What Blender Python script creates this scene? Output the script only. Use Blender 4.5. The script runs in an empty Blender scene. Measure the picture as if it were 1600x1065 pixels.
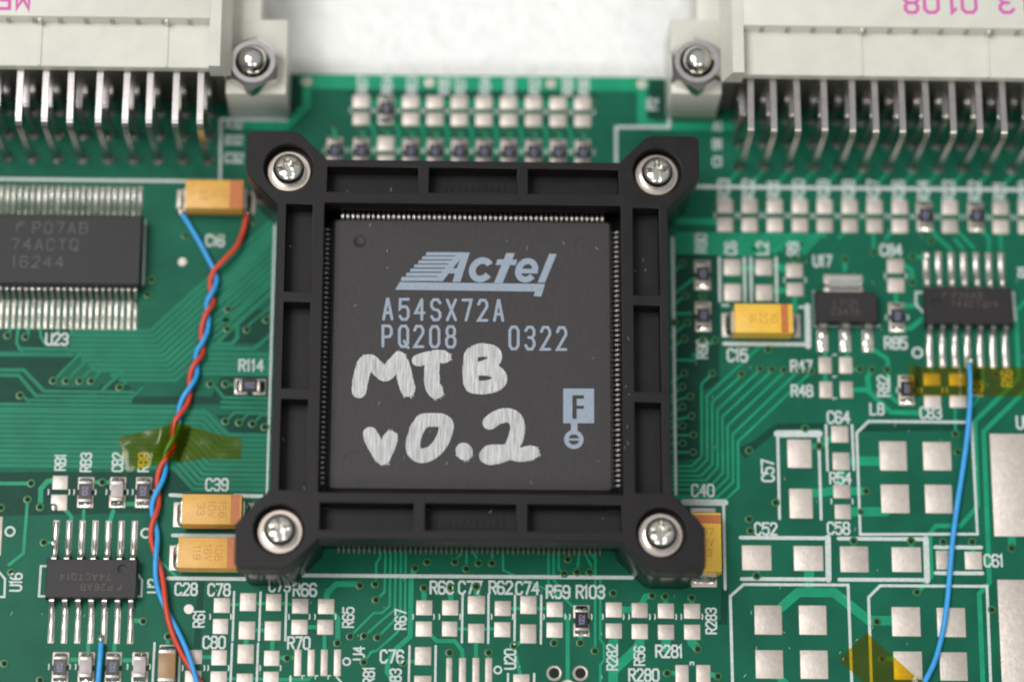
import bpy, bmesh, math, random
from mathutils import Matrix, Vector

random.seed(7)
PI = math.pi
S = bpy.context.scene

# ------------------------------------------------------------------ camera, world, lamps (1 unit = 1 mm)
FPX = 4441.674
RM = Matrix(((0.99964765, -0.01000274, -0.02458716),
             (0.00269693, 0.95976039, -0.28080726),
             (0.02640662, 0.28064201, 0.95944919)))
CAM = Vector((-6.9685552, -79.58711324, 271.92954914))
cd = bpy.data.cameras.new('camera')
cam = bpy.data.objects.new('camera', cd)
S.collection.objects.link(cam)
cam.matrix_world = Matrix.Translation(CAM) @ RM.to_4x4()
cd.sensor_width = 36.0
cd.lens = FPX * 36.0 / 1600.0
cd.clip_start = 5.0
cd.clip_end = 3000.0
cd.dof.use_dof = True
cd.dof.focus_distance = 274.8
cd.dof.aperture_fstop = 0.0076
cd.dof.aperture_blades = 7
S.camera = cam

W = bpy.data.worlds.new('World')
S.world = W
W.use_nodes = True
bg = W.node_tree.nodes['Background']
bg.inputs[1].default_value = 1.0
_n = W.node_tree
_tc = _n.nodes.new('ShaderNodeTexCoord')
_sx = _n.nodes.new('ShaderNodeSeparateXYZ')
_cr = _n.nodes.new('ShaderNodeValToRGB')
_cr.color_ramp.elements[0].position = 0.0
_cr.color_ramp.elements[0].color = (0.10, 0.10, 0.095, 1)
_cr.color_ramp.elements[1].position = 1.0
_cr.color_ramp.elements[1].color = (0.58, 0.60, 0.61, 1)
_e = _cr.color_ramp.elements.new(0.42)
_e.color = (0.20, 0.20, 0.20, 1)
_e = _cr.color_ramp.elements.new(0.70)
_e.color = (0.52, 0.54, 0.55, 1)
_n.links.new(_tc.outputs['Generated'], _sx.inputs[0])
_n.links.new(_sx.outputs['Z'], _cr.inputs[0])
_n.links.new(_cr.outputs[0], bg.inputs[0])


def lamp(name, loc, target, sx, sy, watts, col):
    l = bpy.data.lights.new(name, 'AREA')
    l.shape = 'RECTANGLE'
    l.size, l.size_y = sx, sy
    l.energy = watts
    l.color = col
    o = bpy.data.objects.new(name, l)
    S.collection.objects.link(o)
    o.location = loc
    o.rotation_euler = (Vector(target) - Vector(loc)).to_track_quat('-Z', 'Y').to_euler()
    return o


lamp('ceiling_lamp', (-430, 70, 960), (0, 0, 0), 520, 420, 7.6e6, (1.0, 0.985, 0.96))
lamp('window_lamp', (-300, -680, 860), (0, 0, 0), 240, 300, 2.2e6, (0.95, 0.98, 1.0))
lamp('desk_lamp', (320, -680, 860), (0, 0, 0), 200, 260, 1.6e6, (1.0, 0.95, 0.76))

S.cycles.pixel_filter_type = 'BLACKMAN_HARRIS'
S.cycles.filter_width = 2.0
S.view_settings.view_transform = 'Standard'
S.view_settings.look = 'None'
S.view_settings.exposure = -0.14
S.view_settings.gamma = 1.0
S.view_settings.use_curve_mapping = False


def P(u, v, z=0.0):
    """a point of the photograph (1600 px wide) carried onto the plane at height z"""
    d = RM @ Vector(((u - 800.0) / FPX, -(v - 532.5) / FPX, -1.0))
    s = (z - CAM.z) / d.z
    return CAM + d * s


def PX(u, v, z=0.0):
    """millimetres per pixel there"""
    return (P(u + .5, v, z) - P(u - .5, v, z)).length


# ------------------------------------------------------------------ materials
MATS = {}


def mat(name, col, rough=.5, metal=0.0, var=0.0, scale=1.0, bump=0.0, bscale=None, spec=.5, coat=0.0,
        stretch=None, rvar=0.0, col2=None):
    m = bpy.data.materials.new(name)
    m.use_nodes = True
    nt = m.node_tree
    b = nt.nodes['Principled BSDF']
    b.inputs['Base Color'].default_value = (*col, 1)
    b.inputs['Roughness'].default_value = rough
    b.inputs['Metallic'].default_value = metal
    b.inputs['Specular IOR Level'].default_value = spec
    b.inputs['Coat Weight'].default_value = coat
    b.inputs['Coat Roughness'].default_value = .12
    if var or bump or rvar:
        tc = nt.nodes.new('ShaderNodeTexCoord')
        mp = nt.nodes.new('ShaderNodeMapping')
        geo = nt.nodes.new('ShaderNodeNewGeometry')
        nt.links.new(geo.outputs['Position'], mp.inputs[0])
        if stretch:
            mp.inputs['Scale'].default_value = stretch
        nz = nt.nodes.new('ShaderNodeTexNoise')
        nz.inputs['Scale'].default_value = scale
        nz.inputs['Detail'].default_value = 5
        nz.inputs['Roughness'].default_value = .6
        nt.links.new(mp.outputs[0], nz.inputs['Vector'])
        if var:
            cr = nt.nodes.new('ShaderNodeValToRGB')
            cr.color_ramp.elements[0].position = .3
            cr.color_ramp.elements[1].position = .7
            lo = col2 if col2 else tuple(max(0, c * (1 - var)) for c in col)
            hi = tuple(min(1, c * (1 + var)) for c in col)
            cr.color_ramp.elements[0].color = (*lo, 1)
            cr.color_ramp.elements[1].color = (*hi, 1)
            nt.links.new(nz.outputs['Fac'], cr.inputs[0])
            nt.links.new(cr.outputs[0], b.inputs['Base Color'])
        if rvar:
            mr = nt.nodes.new('ShaderNodeMapRange')
            mr.inputs[3].default_value = rough - rvar
            mr.inputs[4].default_value = rough + rvar
            nt.links.new(nz.outputs['Fac'], mr.inputs[0])
            nt.links.new(mr.outputs[0], b.inputs['Roughness'])
        if bump:
            n2 = nt.nodes.new('ShaderNodeTexNoise')
            n2.inputs['Scale'].default_value = bscale or scale
            n2.inputs['Detail'].default_value = 4
            nt.links.new(mp.outputs[0], n2.inputs['Vector'])
            bp = nt.nodes.new('ShaderNodeBump')
            bp.inputs['Strength'].default_value = 1.0
            bp.inputs['Distance'].default_value = bump
            nt.links.new(n2.outputs['Fac'], bp.inputs['Height'])
            nt.links.new(bp.outputs[0], b.inputs['Normal'])
    MATS[name] = m
    return m


mat('mask', (0.0075, 0.112, 0.064), .40, var=.18, scale=.16, bump=.004, bscale=9, col2=(0.006, 0.086, 0.052), spec=.13)
mat('mask_gap', (0.005, 0.054, 0.035), .40, spec=.13, var=.15, scale=.6, bump=.004, bscale=9)
mat('trace', (0.011, 0.282, 0.146), .36, spec=.2, var=.14, scale=.5, bump=.004, bscale=7)
mat('bus', (0.010, 0.186, 0.104), .38, spec=.18, var=.14, scale=.35, bump=.004, bscale=7)
mat('via_ring', (0.024, 0.150, 0.045), .3, var=.2, scale=2)
mat('hole', (0.003, 0.008, 0.005), .8)  # black for flat discs, the dark inside an open hole put into colour
mat('silk', (0.54, 0.60, 0.58), .6, var=.18, scale=4.0)
mat('tin', (0.66, 0.585, 0.525), .48, metal=.55, var=.1, scale=1.3, bump=.03, bscale=2.2)
mat('solder', (0.86, 0.83, 0.78), .13, metal=1.0, bump=.05, bscale=2.0)
mat('lead', (0.72, 0.68, 0.63), .27, metal=1.0, var=.12, scale=2.0, bump=.02, bscale=4)
mat('pin', (0.47, 0.435, 0.42), .30, metal=1.0, var=.1, scale=1.0)
mat('gold', (0.72, 0.63, 0.46), .22, metal=1.0)
mat('chrome', (0.64, 0.62, 0.57), .16, metal=1.0, rvar=.04, scale=3)
mat('washer', (0.50, 0.435, 0.385), .40, metal=1.0, var=.08, scale=3, stretch=(1, 1, 1), bump=.01, bscale=6)
mat('nut', (0.68, 0.64, 0.62), .2, metal=1.0, var=.1, scale=2)
mat('frame_black', (0.0072, 0.0055, 0.0056), .46, spec=.29, var=.35, scale=.7, bump=.014, bscale=10, rvar=.13)
mat('socket_black', (0.012, 0.012, 0.012), .24, var=.2, scale=2, rvar=.05)
mat('chip_black', (0.034, 0.030, 0.031), .54, spec=.4, var=.22, scale=3.2, bump=.016, bscale=5, stretch=(4, .35, 1))
mat('chip_mark', (0.032, 0.030, 0.032), .36, var=.1, scale=3)
mat('epoxy', (0.017, 0.0145, 0.0155), .48, spec=.4, var=.2, scale=3, bump=.02, bscale=10)
mat('print_blue', (0.27, 0.325, 0.40), .55, var=.16, scale=3, stretch=(4, .5, 1))
mat('paint', (0.58, 0.58, 0.575), .5, var=.30, scale=1.6, stretch=(4, .30, 1), bump=.03, bscale=3)
mat('print_grey', (0.078, 0.074, 0.082), .55, var=.3, scale=3)
mat('print_tan', (0.105, 0.08, 0.058), .55, var=.3, scale=3)
mat('tantalum', (0.70, 0.38, 0.078), .42, var=.08, scale=1.4, bump=.01, bscale=12)
mat('tantalum_bright', (0.82, 0.48, 0.055), .42, var=.07, scale=1.4, bump=.01, bscale=12)
mat('tant_band', (0.50, 0.150, 0.032), .42, var=.08, scale=2)
mat('tant_print', (0.52, 0.22, 0.035), .5)
mat('ceramic', (0.62, 0.58, 0.55), .4, var=.06, scale=3)
mat('res_top', (0.012, 0.011, 0.014), .26, var=.2, scale=4)
mat('res_print', (0.22, 0.22, 0.33), .5)
mat('cap_grey', (0.42, 0.37, 0.36), .38, var=.08, scale=3)
mat('cap_brown', (0.33, 0.185, 0.085), .38, var=.1, scale=2)
mat('termination', (0.42, 0.375, 0.34), .36, metal=.9, var=.15, scale=3, bump=.02, bscale=5)
mat('cream', (0.64, 0.63, 0.56), .42, var=.05, scale=.5, bump=.01, bscale=6)
mat('cream_shaded', (0.36, 0.36, 0.30), .5, var=.08, scale=.5)  # darker copy of cream, carries the painted shade of the housing notches
mat('contact_block', (0.085, 0.075, 0.060), .5, var=.2, scale=.8)
mat('pink', (0.62, 0.12, 0.40), .6, var=.1, scale=3)
mat('blue_wire', (0.035, 0.33, 0.74), .4, var=.12, scale=1.2, bump=.01, bscale=3)
mat('red_wire', (0.60, 0.060, 0.030), .4, var=.12, scale=1.2, bump=.01, bscale=3)
mat('cloth', (0.90, 0.90, 0.885), .8, var=.045, scale=.55, bump=.7, bscale=.5)
mat('fiberglass', (0.16, 0.20, 0.07), .6, var=.2, scale=2)

m = bpy.data.materials.new('amber_tape')
m.use_nodes = True
nt = m.node_tree
nt.nodes.clear()
out = nt.nodes.new('ShaderNodeOutputMaterial')
tr = nt.nodes.new('ShaderNodeBsdfTransparent')
tr.inputs[0].default_value = (0.93, 0.75, 0.025, 1)
df = nt.nodes.new('ShaderNodeBsdfPrincipled')
df.inputs['Base Color'].default_value = (0.34, 0.22, 0.010, 1)
df.inputs['Roughness'].default_value = .22
gn = nt.nodes.new('ShaderNodeNewGeometry')
tn = nt.nodes.new('ShaderNodeTexNoise')
tn.inputs['Scale'].default_value = .8
mr = nt.nodes.new('ShaderNodeMapRange')
mr.inputs[3].default_value = .02
mr.inputs[4].default_value = .11
mx = nt.nodes.new('ShaderNodeMixShader')
nt.links.new(gn.outputs['Position'], tn.inputs['Vector'])
nt.links.new(tn.outputs['Fac'], mr.inputs[0])
nt.links.new(mr.outputs[0], mx.inputs[0])
nt.links.new(tr.outputs[0], mx.inputs[1])
nt.links.new(df.outputs[0], mx.inputs[2])
nt.links.new(mx.outputs[0], out.inputs[0])
tb_ = nt.nodes.new('ShaderNodeBump')
tb_.inputs['Distance'].default_value = .05
tn2 = nt.nodes.new('ShaderNodeTexNoise')
tn2.inputs['Scale'].default_value = .45
nt.links.new(gn.outputs['Position'], tn2.inputs['Vector'])
nt.links.new(tn2.outputs['Fac'], tb_.inputs['Height'])
nt.links.new(tb_.outputs[0], df.inputs['Normal'])
gl = nt.nodes.new('ShaderNodeBsdfGlossy')
gl.inputs['Roughness'].default_value = .12
nt.links.new(tb_.outputs[0], gl.inputs['Normal'])
fr = nt.nodes.new('ShaderNodeFresnel')
fr.inputs['IOR'].default_value = 1.45
nt.links.new(tb_.outputs[0], fr.inputs['Normal'])
mx2 = nt.nodes.new('ShaderNodeMixShader')
nt.links.new(fr.outputs[0], mx2.inputs[0])
nt.links.new(mx.outputs[0], mx2.inputs[1])
nt.links.new(gl.outputs[0], mx2.inputs[2])
nt.links.new(mx2.outputs[0], out.inputs[0])
MATS['amber_tape'] = m
# marker paint: streaky, the chip showing through where the brush ran dry
nt = MATS['paint'].node_tree
b_ = nt.nodes['Principled BSDF']
ge = nt.nodes.new('ShaderNodeNewGeometry')
ma = nt.nodes.new('ShaderNodeMapping')
ma.inputs['Scale'].default_value = (7.0, .35, 1.0)
ns = nt.nodes.new('ShaderNodeTexNoise')
ns.inputs['Scale'].default_value = 1.3
ns.inputs['Detail'].default_value = 6
ns.inputs['Roughness'].default_value = .7
mp2 = nt.nodes.new('ShaderNodeMapRange')
mp2.inputs[1].default_value = .32
mp2.inputs[2].default_value = .62
mp2.inputs[3].default_value = .58
mp2.inputs[4].default_value = 1.0
nt.links.new(ge.outputs['Position'], ma.inputs[0])
nt.links.new(ma.outputs[0], ns.inputs['Vector'])
nt.links.new(ns.outputs['Fac'], mp2.inputs[0])
nt.links.new(mp2.outputs[0], b_.inputs['Alpha'])
# every tinned pad has its own tone
nt = MATS['tin'].node_tree
b_ = nt.nodes['Principled BSDF']
src = b_.inputs['Base Color'].links[0].from_socket
oi = nt.nodes.new('ShaderNodeObjectInfo')
hs = nt.nodes.new('ShaderNodeHueSaturation')
mv = nt.nodes.new('ShaderNodeMapRange')
mv.inputs[3].default_value = .80
mv.inputs[4].default_value = 1.06
nt.links.new(oi.outputs['Random'], mv.inputs[0])
nt.links.new(mv.outputs[0], hs.inputs['Value'])
nt.links.new(src, hs.inputs['Color'])
nt.links.new(hs.outputs[0], b_.inputs['Base Color'])


# ------------------------------------------------------------------ object helpers
def link(o, parent=None):
    S.collection.objects.link(o)
    if parent is not None:
        o.parent = parent
    return o


def tag(o, label=None, cat=None, group=None, kind=None):
    if label:
        o['label'] = label
    if cat:
        o['category'] = cat
    if group:
        o['group'] = group
    if kind:
        o['kind'] = kind
    return o


def thing(name, label, cat, loc=(0, 0, 0), rz=0.0, group=None):
    o = bpy.data.objects.new(name, None)
    o.empty_display_size = 1
    link(o)
    o.location = loc
    o.rotation_euler = (0, 0, rz)
    return tag(o, label, cat, group)


def part(name, me, parent, loc=(0, 0, 0), rot=(0, 0, 0), scale=(1, 1, 1)):
    o = bpy.data.objects.new(name, me)
    link(o, parent)
    o.location = loc
    o.rotation_euler = rot
    o.scale = scale
    return o


def fin(bm, name, material, smooth=None, recalc=True):
    me = bpy.data.meshes.new(name)
    if recalc:
        bmesh.ops.recalc_face_normals(bm, faces=bm.faces)
    bm.to_mesh(me)
    bm.free()
    for x in (material if isinstance(material, (list, tuple)) else [material]):
        me.materials.append(MATS[x])
    if smooth is not None:
        for p in me.polygons:
            p.use_smooth = True
        me.set_sharp_from_angle(angle=math.radians(smooth))
    return me


def box(bm, x0, x1, y0, y1, z0, z1, bev=0.0, seg=1, taper=0.0):
    vs = [bm.verts.new(c) for c in ((x0, y0, z0), (x1, y0, z0), (x1, y1, z0), (x0, y1, z0),
                                    (x0 + taper, y0 + taper, z1), (x1 - taper, y0 + taper, z1),
                                    (x1 - taper, y1 - taper, z1), (x0 + taper, y1 - taper, z1))]
    fs = [bm.faces.new([vs[i] for i in q]) for q in
          ((3, 2, 1, 0), (4, 5, 6, 7), (0, 1, 5, 4), (1, 2, 6, 5), (2, 3, 7, 6), (3, 0, 4, 7))]
    if bev:
        es = {e for f in fs for e in f.edges}
        bmesh.ops.bevel(bm, geom=list(es), offset=bev, segments=seg, affect='EDGES', profile=.5)
    return fs


def prism(bm, pts, axis, a, b):
    """polygon pts extruded along an axis ('x': pts are (y,z); 'z': pts are (x,y))"""
    def mk(p, t):
        return (t, p[0], p[1]) if axis == 'x' else ((p[0], t, p[1]) if axis == 'y' else (p[0], p[1], t))
    A = [bm.verts.new(mk(p, a)) for p in pts]
    B = [bm.verts.new(mk(p, b)) for p in pts]
    bm.faces.new(A[::-1])
    bm.faces.new(B)
    n = len(pts)
    for i in range(n):
        bm.faces.new((A[i], A[(i + 1) % n], B[(i + 1) % n], B[i]))


def lathe(bm, prof, n=40, cx=0, cy=0):
    rings = []
    for r, z in prof:
        if r < 1e-6:
            rings.append([bm.verts.new((cx, cy, z))])
        else:
            rings.append([bm.verts.new((cx + r * math.cos(2 * PI * k / n), cy + r * math.sin(2 * PI * k / n), z)) for k in range(n)])
    for a, b in zip(rings, rings[1:]):
        for k in range(n):
            k2 = (k + 1) % n
            q = [a[k % len(a)], a[k2 % len(a)], b[k2 % len(b)], b[k % len(b)]]
            q2 = []
            for v in q:
                if v not in q2:
                    q2.append(v)
            if len(q2) > 2:
                bm.faces.new(q2)


def ribbon(bm, pts, w, z0, z1, closed=False, cap=0, rise=0.0):
    """flat strip along pts (x,y): mitred, with side walls down to z0; cap>0 rounds the ends with that many steps"""
    pts = [Vector((p[0], p[1])) for p in pts]
    if not closed and len(pts) > 1 and (pts[0] - pts[-1]).length < 1e-6:
        closed = True
    if closed and (pts[0] - pts[-1]).length < 1e-6:
        pts = pts[:-1]
    n = len(pts)
    h = w / 2.0
    L, Rr = [], []
    for i in range(n):
        if closed:
            d1 = (pts[i] - pts[i - 1]).normalized()
            d2 = (pts[(i + 1) % n] - pts[i]).normalized()
        else:
            d1 = (pts[i] - pts[i - 1]).normalized() if i else (pts[1] - pts[0]).normalized()
            d2 = (pts[i + 1] - pts[i]).normalized() if i < n - 1 else d1
        t = d1 + d2
        t = t.normalized() if t.length > 1e-6 else d2
        nn = Vector((-t.y, t.x))
        k = max(.42, abs(nn.dot(Vector((-d2.y, d2.x)))))
        L.append(pts[i] + nn * h / k)
        Rr.append(pts[i] - nn * h / k)
    if not closed and cap:
        def arc(c, d, s):
            out = []
            for k in range(1, cap):
                a = PI * k / cap
                out.append(c + Vector((-d.y, d.x)) * h * math.cos(a) * s + d * h * math.sin(a))
            return out
        d0 = (pts[0] - pts[1]).normalized()
        d1 = (pts[-1] - pts[-2]).normalized()
        capS = arc(pts[0], d0, 1)
        capE = arc(pts[-1], d1, 1)
    else:
        capS = capE = []
    top = lambda p: bm.verts.new((p.x, p.y, z1))
    bot = lambda p: bm.verts.new((p.x, p.y, z0))
    LT, RT = [top(p) for p in L], [top(p) for p in Rr]
    if rise:
        for i in range(n):
            LT[i].co.z = RT[i].co.z = z1 + rise * i / n
    rng = range(n) if closed else range(n - 1)
    for i in rng:
        j = (i + 1) % n
        bm.faces.new((RT[i], RT[j], LT[j], LT[i]))
    if capS:
        cs = [top(p) for p in capS]
        ce = [top(p) for p in capE]
        for v_ in ce:
            v_.co.z += rise
        bm.faces.new([LT[0]] + [RT[0]] + cs)
        bm.faces.new([RT[-1], LT[-1]] + ce)
    else:
        cs = ce = []
    if z1 - z0 > 1e-4:
        def wall(ring, cl):
            B = [bm.verts.new((v.co.x, v.co.y, z0)) for v in ring]
            m_ = len(ring)
            for i in (range(m_) if cl else range(m_ - 1)):
                j = (i + 1) % m_
                bm.faces.new((ring[i], ring[j], B[j], B[i]))
        if closed:
            wall(RT, True)
            wall(LT[::-1], True)
        else:
            wall(RT + ce[::-1] + LT[::-1] + cs[::-1], True)


def disc(bm, x, y, r, z, n=20, r2=0.0):
    if r2:
        a = [bm.verts.new((x + r * math.cos(2 * PI * k / n), y + r * math.sin(2 * PI * k / n), z)) for k in range(n)]
        b = [bm.verts.new((x + r2 * math.cos(2 * PI * k / n), y + r2 * math.sin(2 * PI * k / n), z)) for k in range(n)]
        for k in range(n):
            bm.faces.new((a[k], a[(k + 1) % n], b[(k + 1) % n], b[k]))
    else:
        bm.faces.new([bm.verts.new((x + r * math.cos(2 * PI * k / n), y + r * math.sin(2 * PI * k / n), z)) for k in range(n)])


def circ(x, y, r, n=40):
    return [(x + r * math.cos(2 * PI * k / n), y + r * math.sin(2 * PI * k / n)) for k in range(n)]


def plate(name, loops, z0, z1, material, bev=0.0, smooth=35):
    """closed outlines with holes (even-odd), extruded z0..z1, edges rounded"""
    cu = bpy.data.curves.new(name, 'CURVE')
    cu.dimensions = '2D'
    cu.fill_mode = 'BOTH'
    for lp in loops:
        sp = cu.splines.new('POLY')
        sp.points.add(len(lp) - 1)
        for p_, q in zip(sp.points, lp):
            p_.co = (q[0], q[1], 0, 1)
        sp.use_cyclic_u = True
    cu.extrude = (z1 - z0) / 2 - bev
    cu.bevel_depth = bev
    cu.offset = -bev
    cu.bevel_resolution = 1
    o = bpy.data.objects.new(name, cu)
    S.collection.objects.link(o)
    dg = bpy.context.evaluated_depsgraph_get()
    me = bpy.data.meshes.new_from_object(o.evaluated_get(dg))
    bpy.data.objects.remove(o)
    bpy.data.curves.remove(cu)
    me.transform(Matrix.Translation((0, 0, (z0 + z1) / 2)))
    me.materials.clear()
    me.materials.append(MATS[material])
    for p in me.polygons:
        p.use_smooth = True
    me.set_sharp_from_angle(angle=math.radians(smooth))
    me.name = name
    return me


def boolean(me, cutters):
    o = bpy.data.objects.new('tmp', me)
    S.collection.objects.link(o)
    cs = []
    for c in cutters:
        k = bpy.data.objects.new('tmp_cut', c)
        S.collection.objects.link(k)
        md = o.modifiers.new('b', 'BOOLEAN')
        md.object = k
        md.operation = 'DIFFERENCE'
        md.solver = 'EXACT'
        cs.append(k)
    dg = bpy.context.evaluated_depsgraph_get()
    r = bpy.data.meshes.new_from_object(o.evaluated_get(dg))
    for k in cs + [o]:
        bpy.data.objects.remove(k)
    return r


def smooth_path(pts, sub=8):
    pts = [Vector(p) for p in pts]
    out = []
    n = len(pts)
    for i in range(n - 1):
        p0, p1, p2, p3 = pts[max(i - 1, 0)], pts[i], pts[i + 1], pts[min(i + 2, n - 1)]
        for k in range(sub):
            t = k / sub
            out.append(.5 * ((2 * p1) + (p2 - p0) * t + (2 * p0 - 5 * p1 + 4 * p2 - p3) * t * t + (3 * p1 - p0 - 3 * p2 + p3) * t ** 3))
    out.append(pts[-1])
    return out


def tube(bm, pts, r, n=14, ends=True):
    rings = []
    up = Vector((0, 0, 1))
    m_ = len(pts)
    for i, p in enumerate(pts):
        d = (pts[min(i + 1, m_ - 1)] - pts[max(i - 1, 0)]).normalized()
        s = d.cross(up)
        s = s.normalized() if s.length > 1e-4 else Vector((1, 0, 0))
        u = s.cross(d)
        rr = r[i] if isinstance(r, list) else r
        rings.append([bm.verts.new(p + (s * math.cos(2 * PI * k / n) + u * math.sin(2 * PI * k / n)) * rr) for k in range(n)])
    for a, b in zip(rings, rings[1:]):
        for k in range(n):
            bm.faces.new((a[k], a[(k + 1) % n], b[(k + 1) % n], b[k]))
    if ends:
        bm.faces.new(rings[0][::-1])
        bm.faces.new(rings[-1])


# stroke lettering on a 4 x 6 grid
G = {
    '0': [[(1, 0), (0, 1), (0, 5), (1, 6), (3, 6), (4, 5), (4, 1), (3, 0), (1, 0)]],
    '1': [[(.9, 5), (2, 6), (2, 0)]],
    '2': [[(0, 4.8), (.9, 6), (3.1, 6), (4, 5), (4, 4), (0, 0), (4, 0)]],
    '3': [[(0, 5), (1, 6), (3, 6), (4, 5.1), (4, 4), (3, 3.15), (4, 2), (4, 1), (3, 0), (1, 0), (0, 1)], [(1.4, 3.15), (2.9, 3.15)]],
    '4': [[(3, 0), (3, 6)], [(2.9, 5.9), (0, 2), (4.1, 2)]],
    '5': [[(4, 6), (.2, 6), (0, 3.2), (1, 3.8), (3, 3.8), (4, 2.8), (4, 1), (3, 0), (1, 0), (0, 1)]],
    '6': [[(4, 5), (3, 6), (1, 6), (0, 5), (0, 1), (1, 0), (3, 0), (4, 1), (4, 2.3), (3, 3.3), (1, 3.3), (.2, 2.6)]],
    '7': [[(0, 6), (4, 6), (1.5, 0)]],
    '8': [[(1, 3.15), (.2, 4), (.2, 5.2), (1, 6), (3, 6), (3.8, 5.2), (3.8, 4), (3, 3.15), (4, 2.3), (4, .9), (3.1, 0), (.9, 0), (0, .9), (0, 2.3), (1, 3.15)], [(1.2, 3.15), (2.8, 3.15)]],
    '9': [[(0, 1), (1, 0), (3, 0), (4, 1), (4, 5), (3, 6), (1, 6), (0, 5), (0, 3.7), (1, 2.7), (3, 2.7), (3.8, 3.4)]],
    'A': [[(0, 0), (1.85, 6), (2.15, 6), (4, 0)], [(.85, 1.9), (3.15, 1.9)]],
    'B': [[(0, 0), (0, 6), (3, 6), (4, 5.2), (4, 4), (3.1, 3.2), (4, 2.3), (4, .8), (3, 0), (0, 0)], [(.4, 3.2), (2.8, 3.2)]],
    'C': [[(4, 4.8), (3, 6), (1, 6), (0, 5), (0, 1), (1, 0), (3, 0), (4, 1.2)]],
    'E': [[(4, 6), (0, 6), (0, 0), (4, 0)], [(.3, 3.1), (3.2, 3.1)]],
    'F': [[(4, 6), (0, 6), (0, 0)], [(.3, 3.1), (3.2, 3.1)]],
    'H': [[(0, 0), (0, 6)], [(4, 0), (4, 6)], [(.3, 3), (3.7, 3)]],
    'L': [[(0, 6), (0, 0), (4, 0)]],
    'M': [[(0, 0), (0, 6), (2, 2.4), (4, 6), (4, 0)]],
    'P': [[(0, 0), (0, 6), (3, 6), (4, 5.1), (4, 3.7), (3, 2.8), (.3, 2.8)]],
    'Q': [[(1, 0), (0, 1), (0, 5), (1, 6), (3, 6), (4, 5), (4, 1), (3, 0), (1, 0)], [(2.2, 1.6), (4.2, -.4)]],
    'R': [[(0, 0), (0, 6), (3, 6), (4, 5.1), (4, 3.9), (3, 3), (.3, 3)], [(2, 2.9), (4, 0)]],
    'S': [[(4, 5), (3, 6), (1, 6), (0, 5.1), (0, 4), (.9, 3.2), (3.1, 2.8), (4, 2), (4, .9), (3, 0), (1, 0), (0, 1)]],
    'T': [[(0, 6), (4, 6)], [(2, 5.8), (2, 0)]],
    'U': [[(0, 6), (0, 1), (1, 0), (3, 0), (4, 1), (4, 6)]],
    'V': [[(0, 6), (2, 0), (4, 6)]],
    'X': [[(0, 0), (4, 6)], [(0, 6), (1.75, 3.35)], [(2.25, 2.65), (4, 0)]],
    'f': [[(4, 5.6), (2.6, 6), (1.6, 4.6), (0.6, .4)], [(.6, 4), (3.4, 4)]],
}


def letters(bm, s, h, w=.62, gap=.36, sw=.135, z=0.0, dz=.0012):
    """text centred on the origin, height h"""
    cw, sp = h * w, h * gap
    adv = [cw * (.45 if c == '1' else 1.0) for c in s]
    tot = sum(adv) + (len(s) - 1) * sp
    x = -tot / 2
    k = 0
    for ch, aw in zip(s, adv):
        if ch != ' ':
            for pl in G[ch]:
                pts = [(x + (aw - cw) / 2 + px / 4 * cw, (py / 6 - .5) * h) for px, py in pl]
                ribbon(bm, pts, h * sw, z + k * dz, z + k * dz, cap=3, rise=.0008)
                k = (k + 1) % 4
        x += aw + sp


# ------------------------------------------------------------------ the setting
bm = bmesh.new()
bmesh.ops.create_grid(bm, x_segments=60, y_segments=60, size=230)
for v in bm.verts:
    v.co.z = -3.2 + .35 * math.sin(v.co.x * .31 + 1.3 * math.sin(v.co.y * .19)) * math.sin(v.co.y * .27 + v.co.x * .07)
tb = part('table_surface', fin(bm, 'table_surface', 'cloth', smooth=180), None)
tag(tb, 'white padded table surface behind the circuit board', kind='structure')

# ------------------------------------------------------------------ the board
board = thing('circuit_board', 'green printed circuit board carrying all the components', 'circuit board')
YT = P(740, 119, 0).y
BX0, BX1, BY0 = -60.0, 58.0, -42.0
bm = bmesh.new()
box(bm, BX0, BX1, BY0, YT, -1.6, 0.0, bev=.03)
sub = part('substrate', fin(bm, 'substrate', ['mask']), board)
bm = bmesh.new()
box(bm, BX0 + .02, BX1 - .02, YT, YT + .05, -1.5, -.1)
part('board_edge', fin(bm, 'board_edge', 'fiberglass'), board)

PADMESH = None


def rect(u0, v0, u1, v1, z=0.0):
    a, b, c, d = P(u0, v0, z), P(u1, v0, z), P(u1, v1, z), P(u0, v1, z)
    x0, x1 = (a.x + d.x) / 2, (b.x + c.x) / 2
    y1, y0 = (a.y + b.y) / 2, (c.y + d.y) / 2
    return (x0 + x1) / 2, (y0 + y1) / 2, abs(x1 - x0), abs(y1 - y0)


pad_cache = {}


def pad(u0, v0, u1, v1, h=.07):
    x, y, w, d = rect(u0, v0, u1, v1)
    return pad_mm(x, y, w, d, h)


def pad_mm(x, y, w, d, h=.07):
    key = (round(w, 1), round(d, 1), h)
    if key not in pad_cache:
        bm = bmesh.new()
        box(bm, -key[0] / 2, key[0] / 2, -key[1] / 2, key[1] / 2, -.01, h, bev=min(.055, h * .8), seg=2)
        pad_cache[key] = fin(bm, 'solder_pad', 'tin', smooth=50)
    return part('solder_pad', pad_cache[key], board, (x, y, 0))


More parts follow.
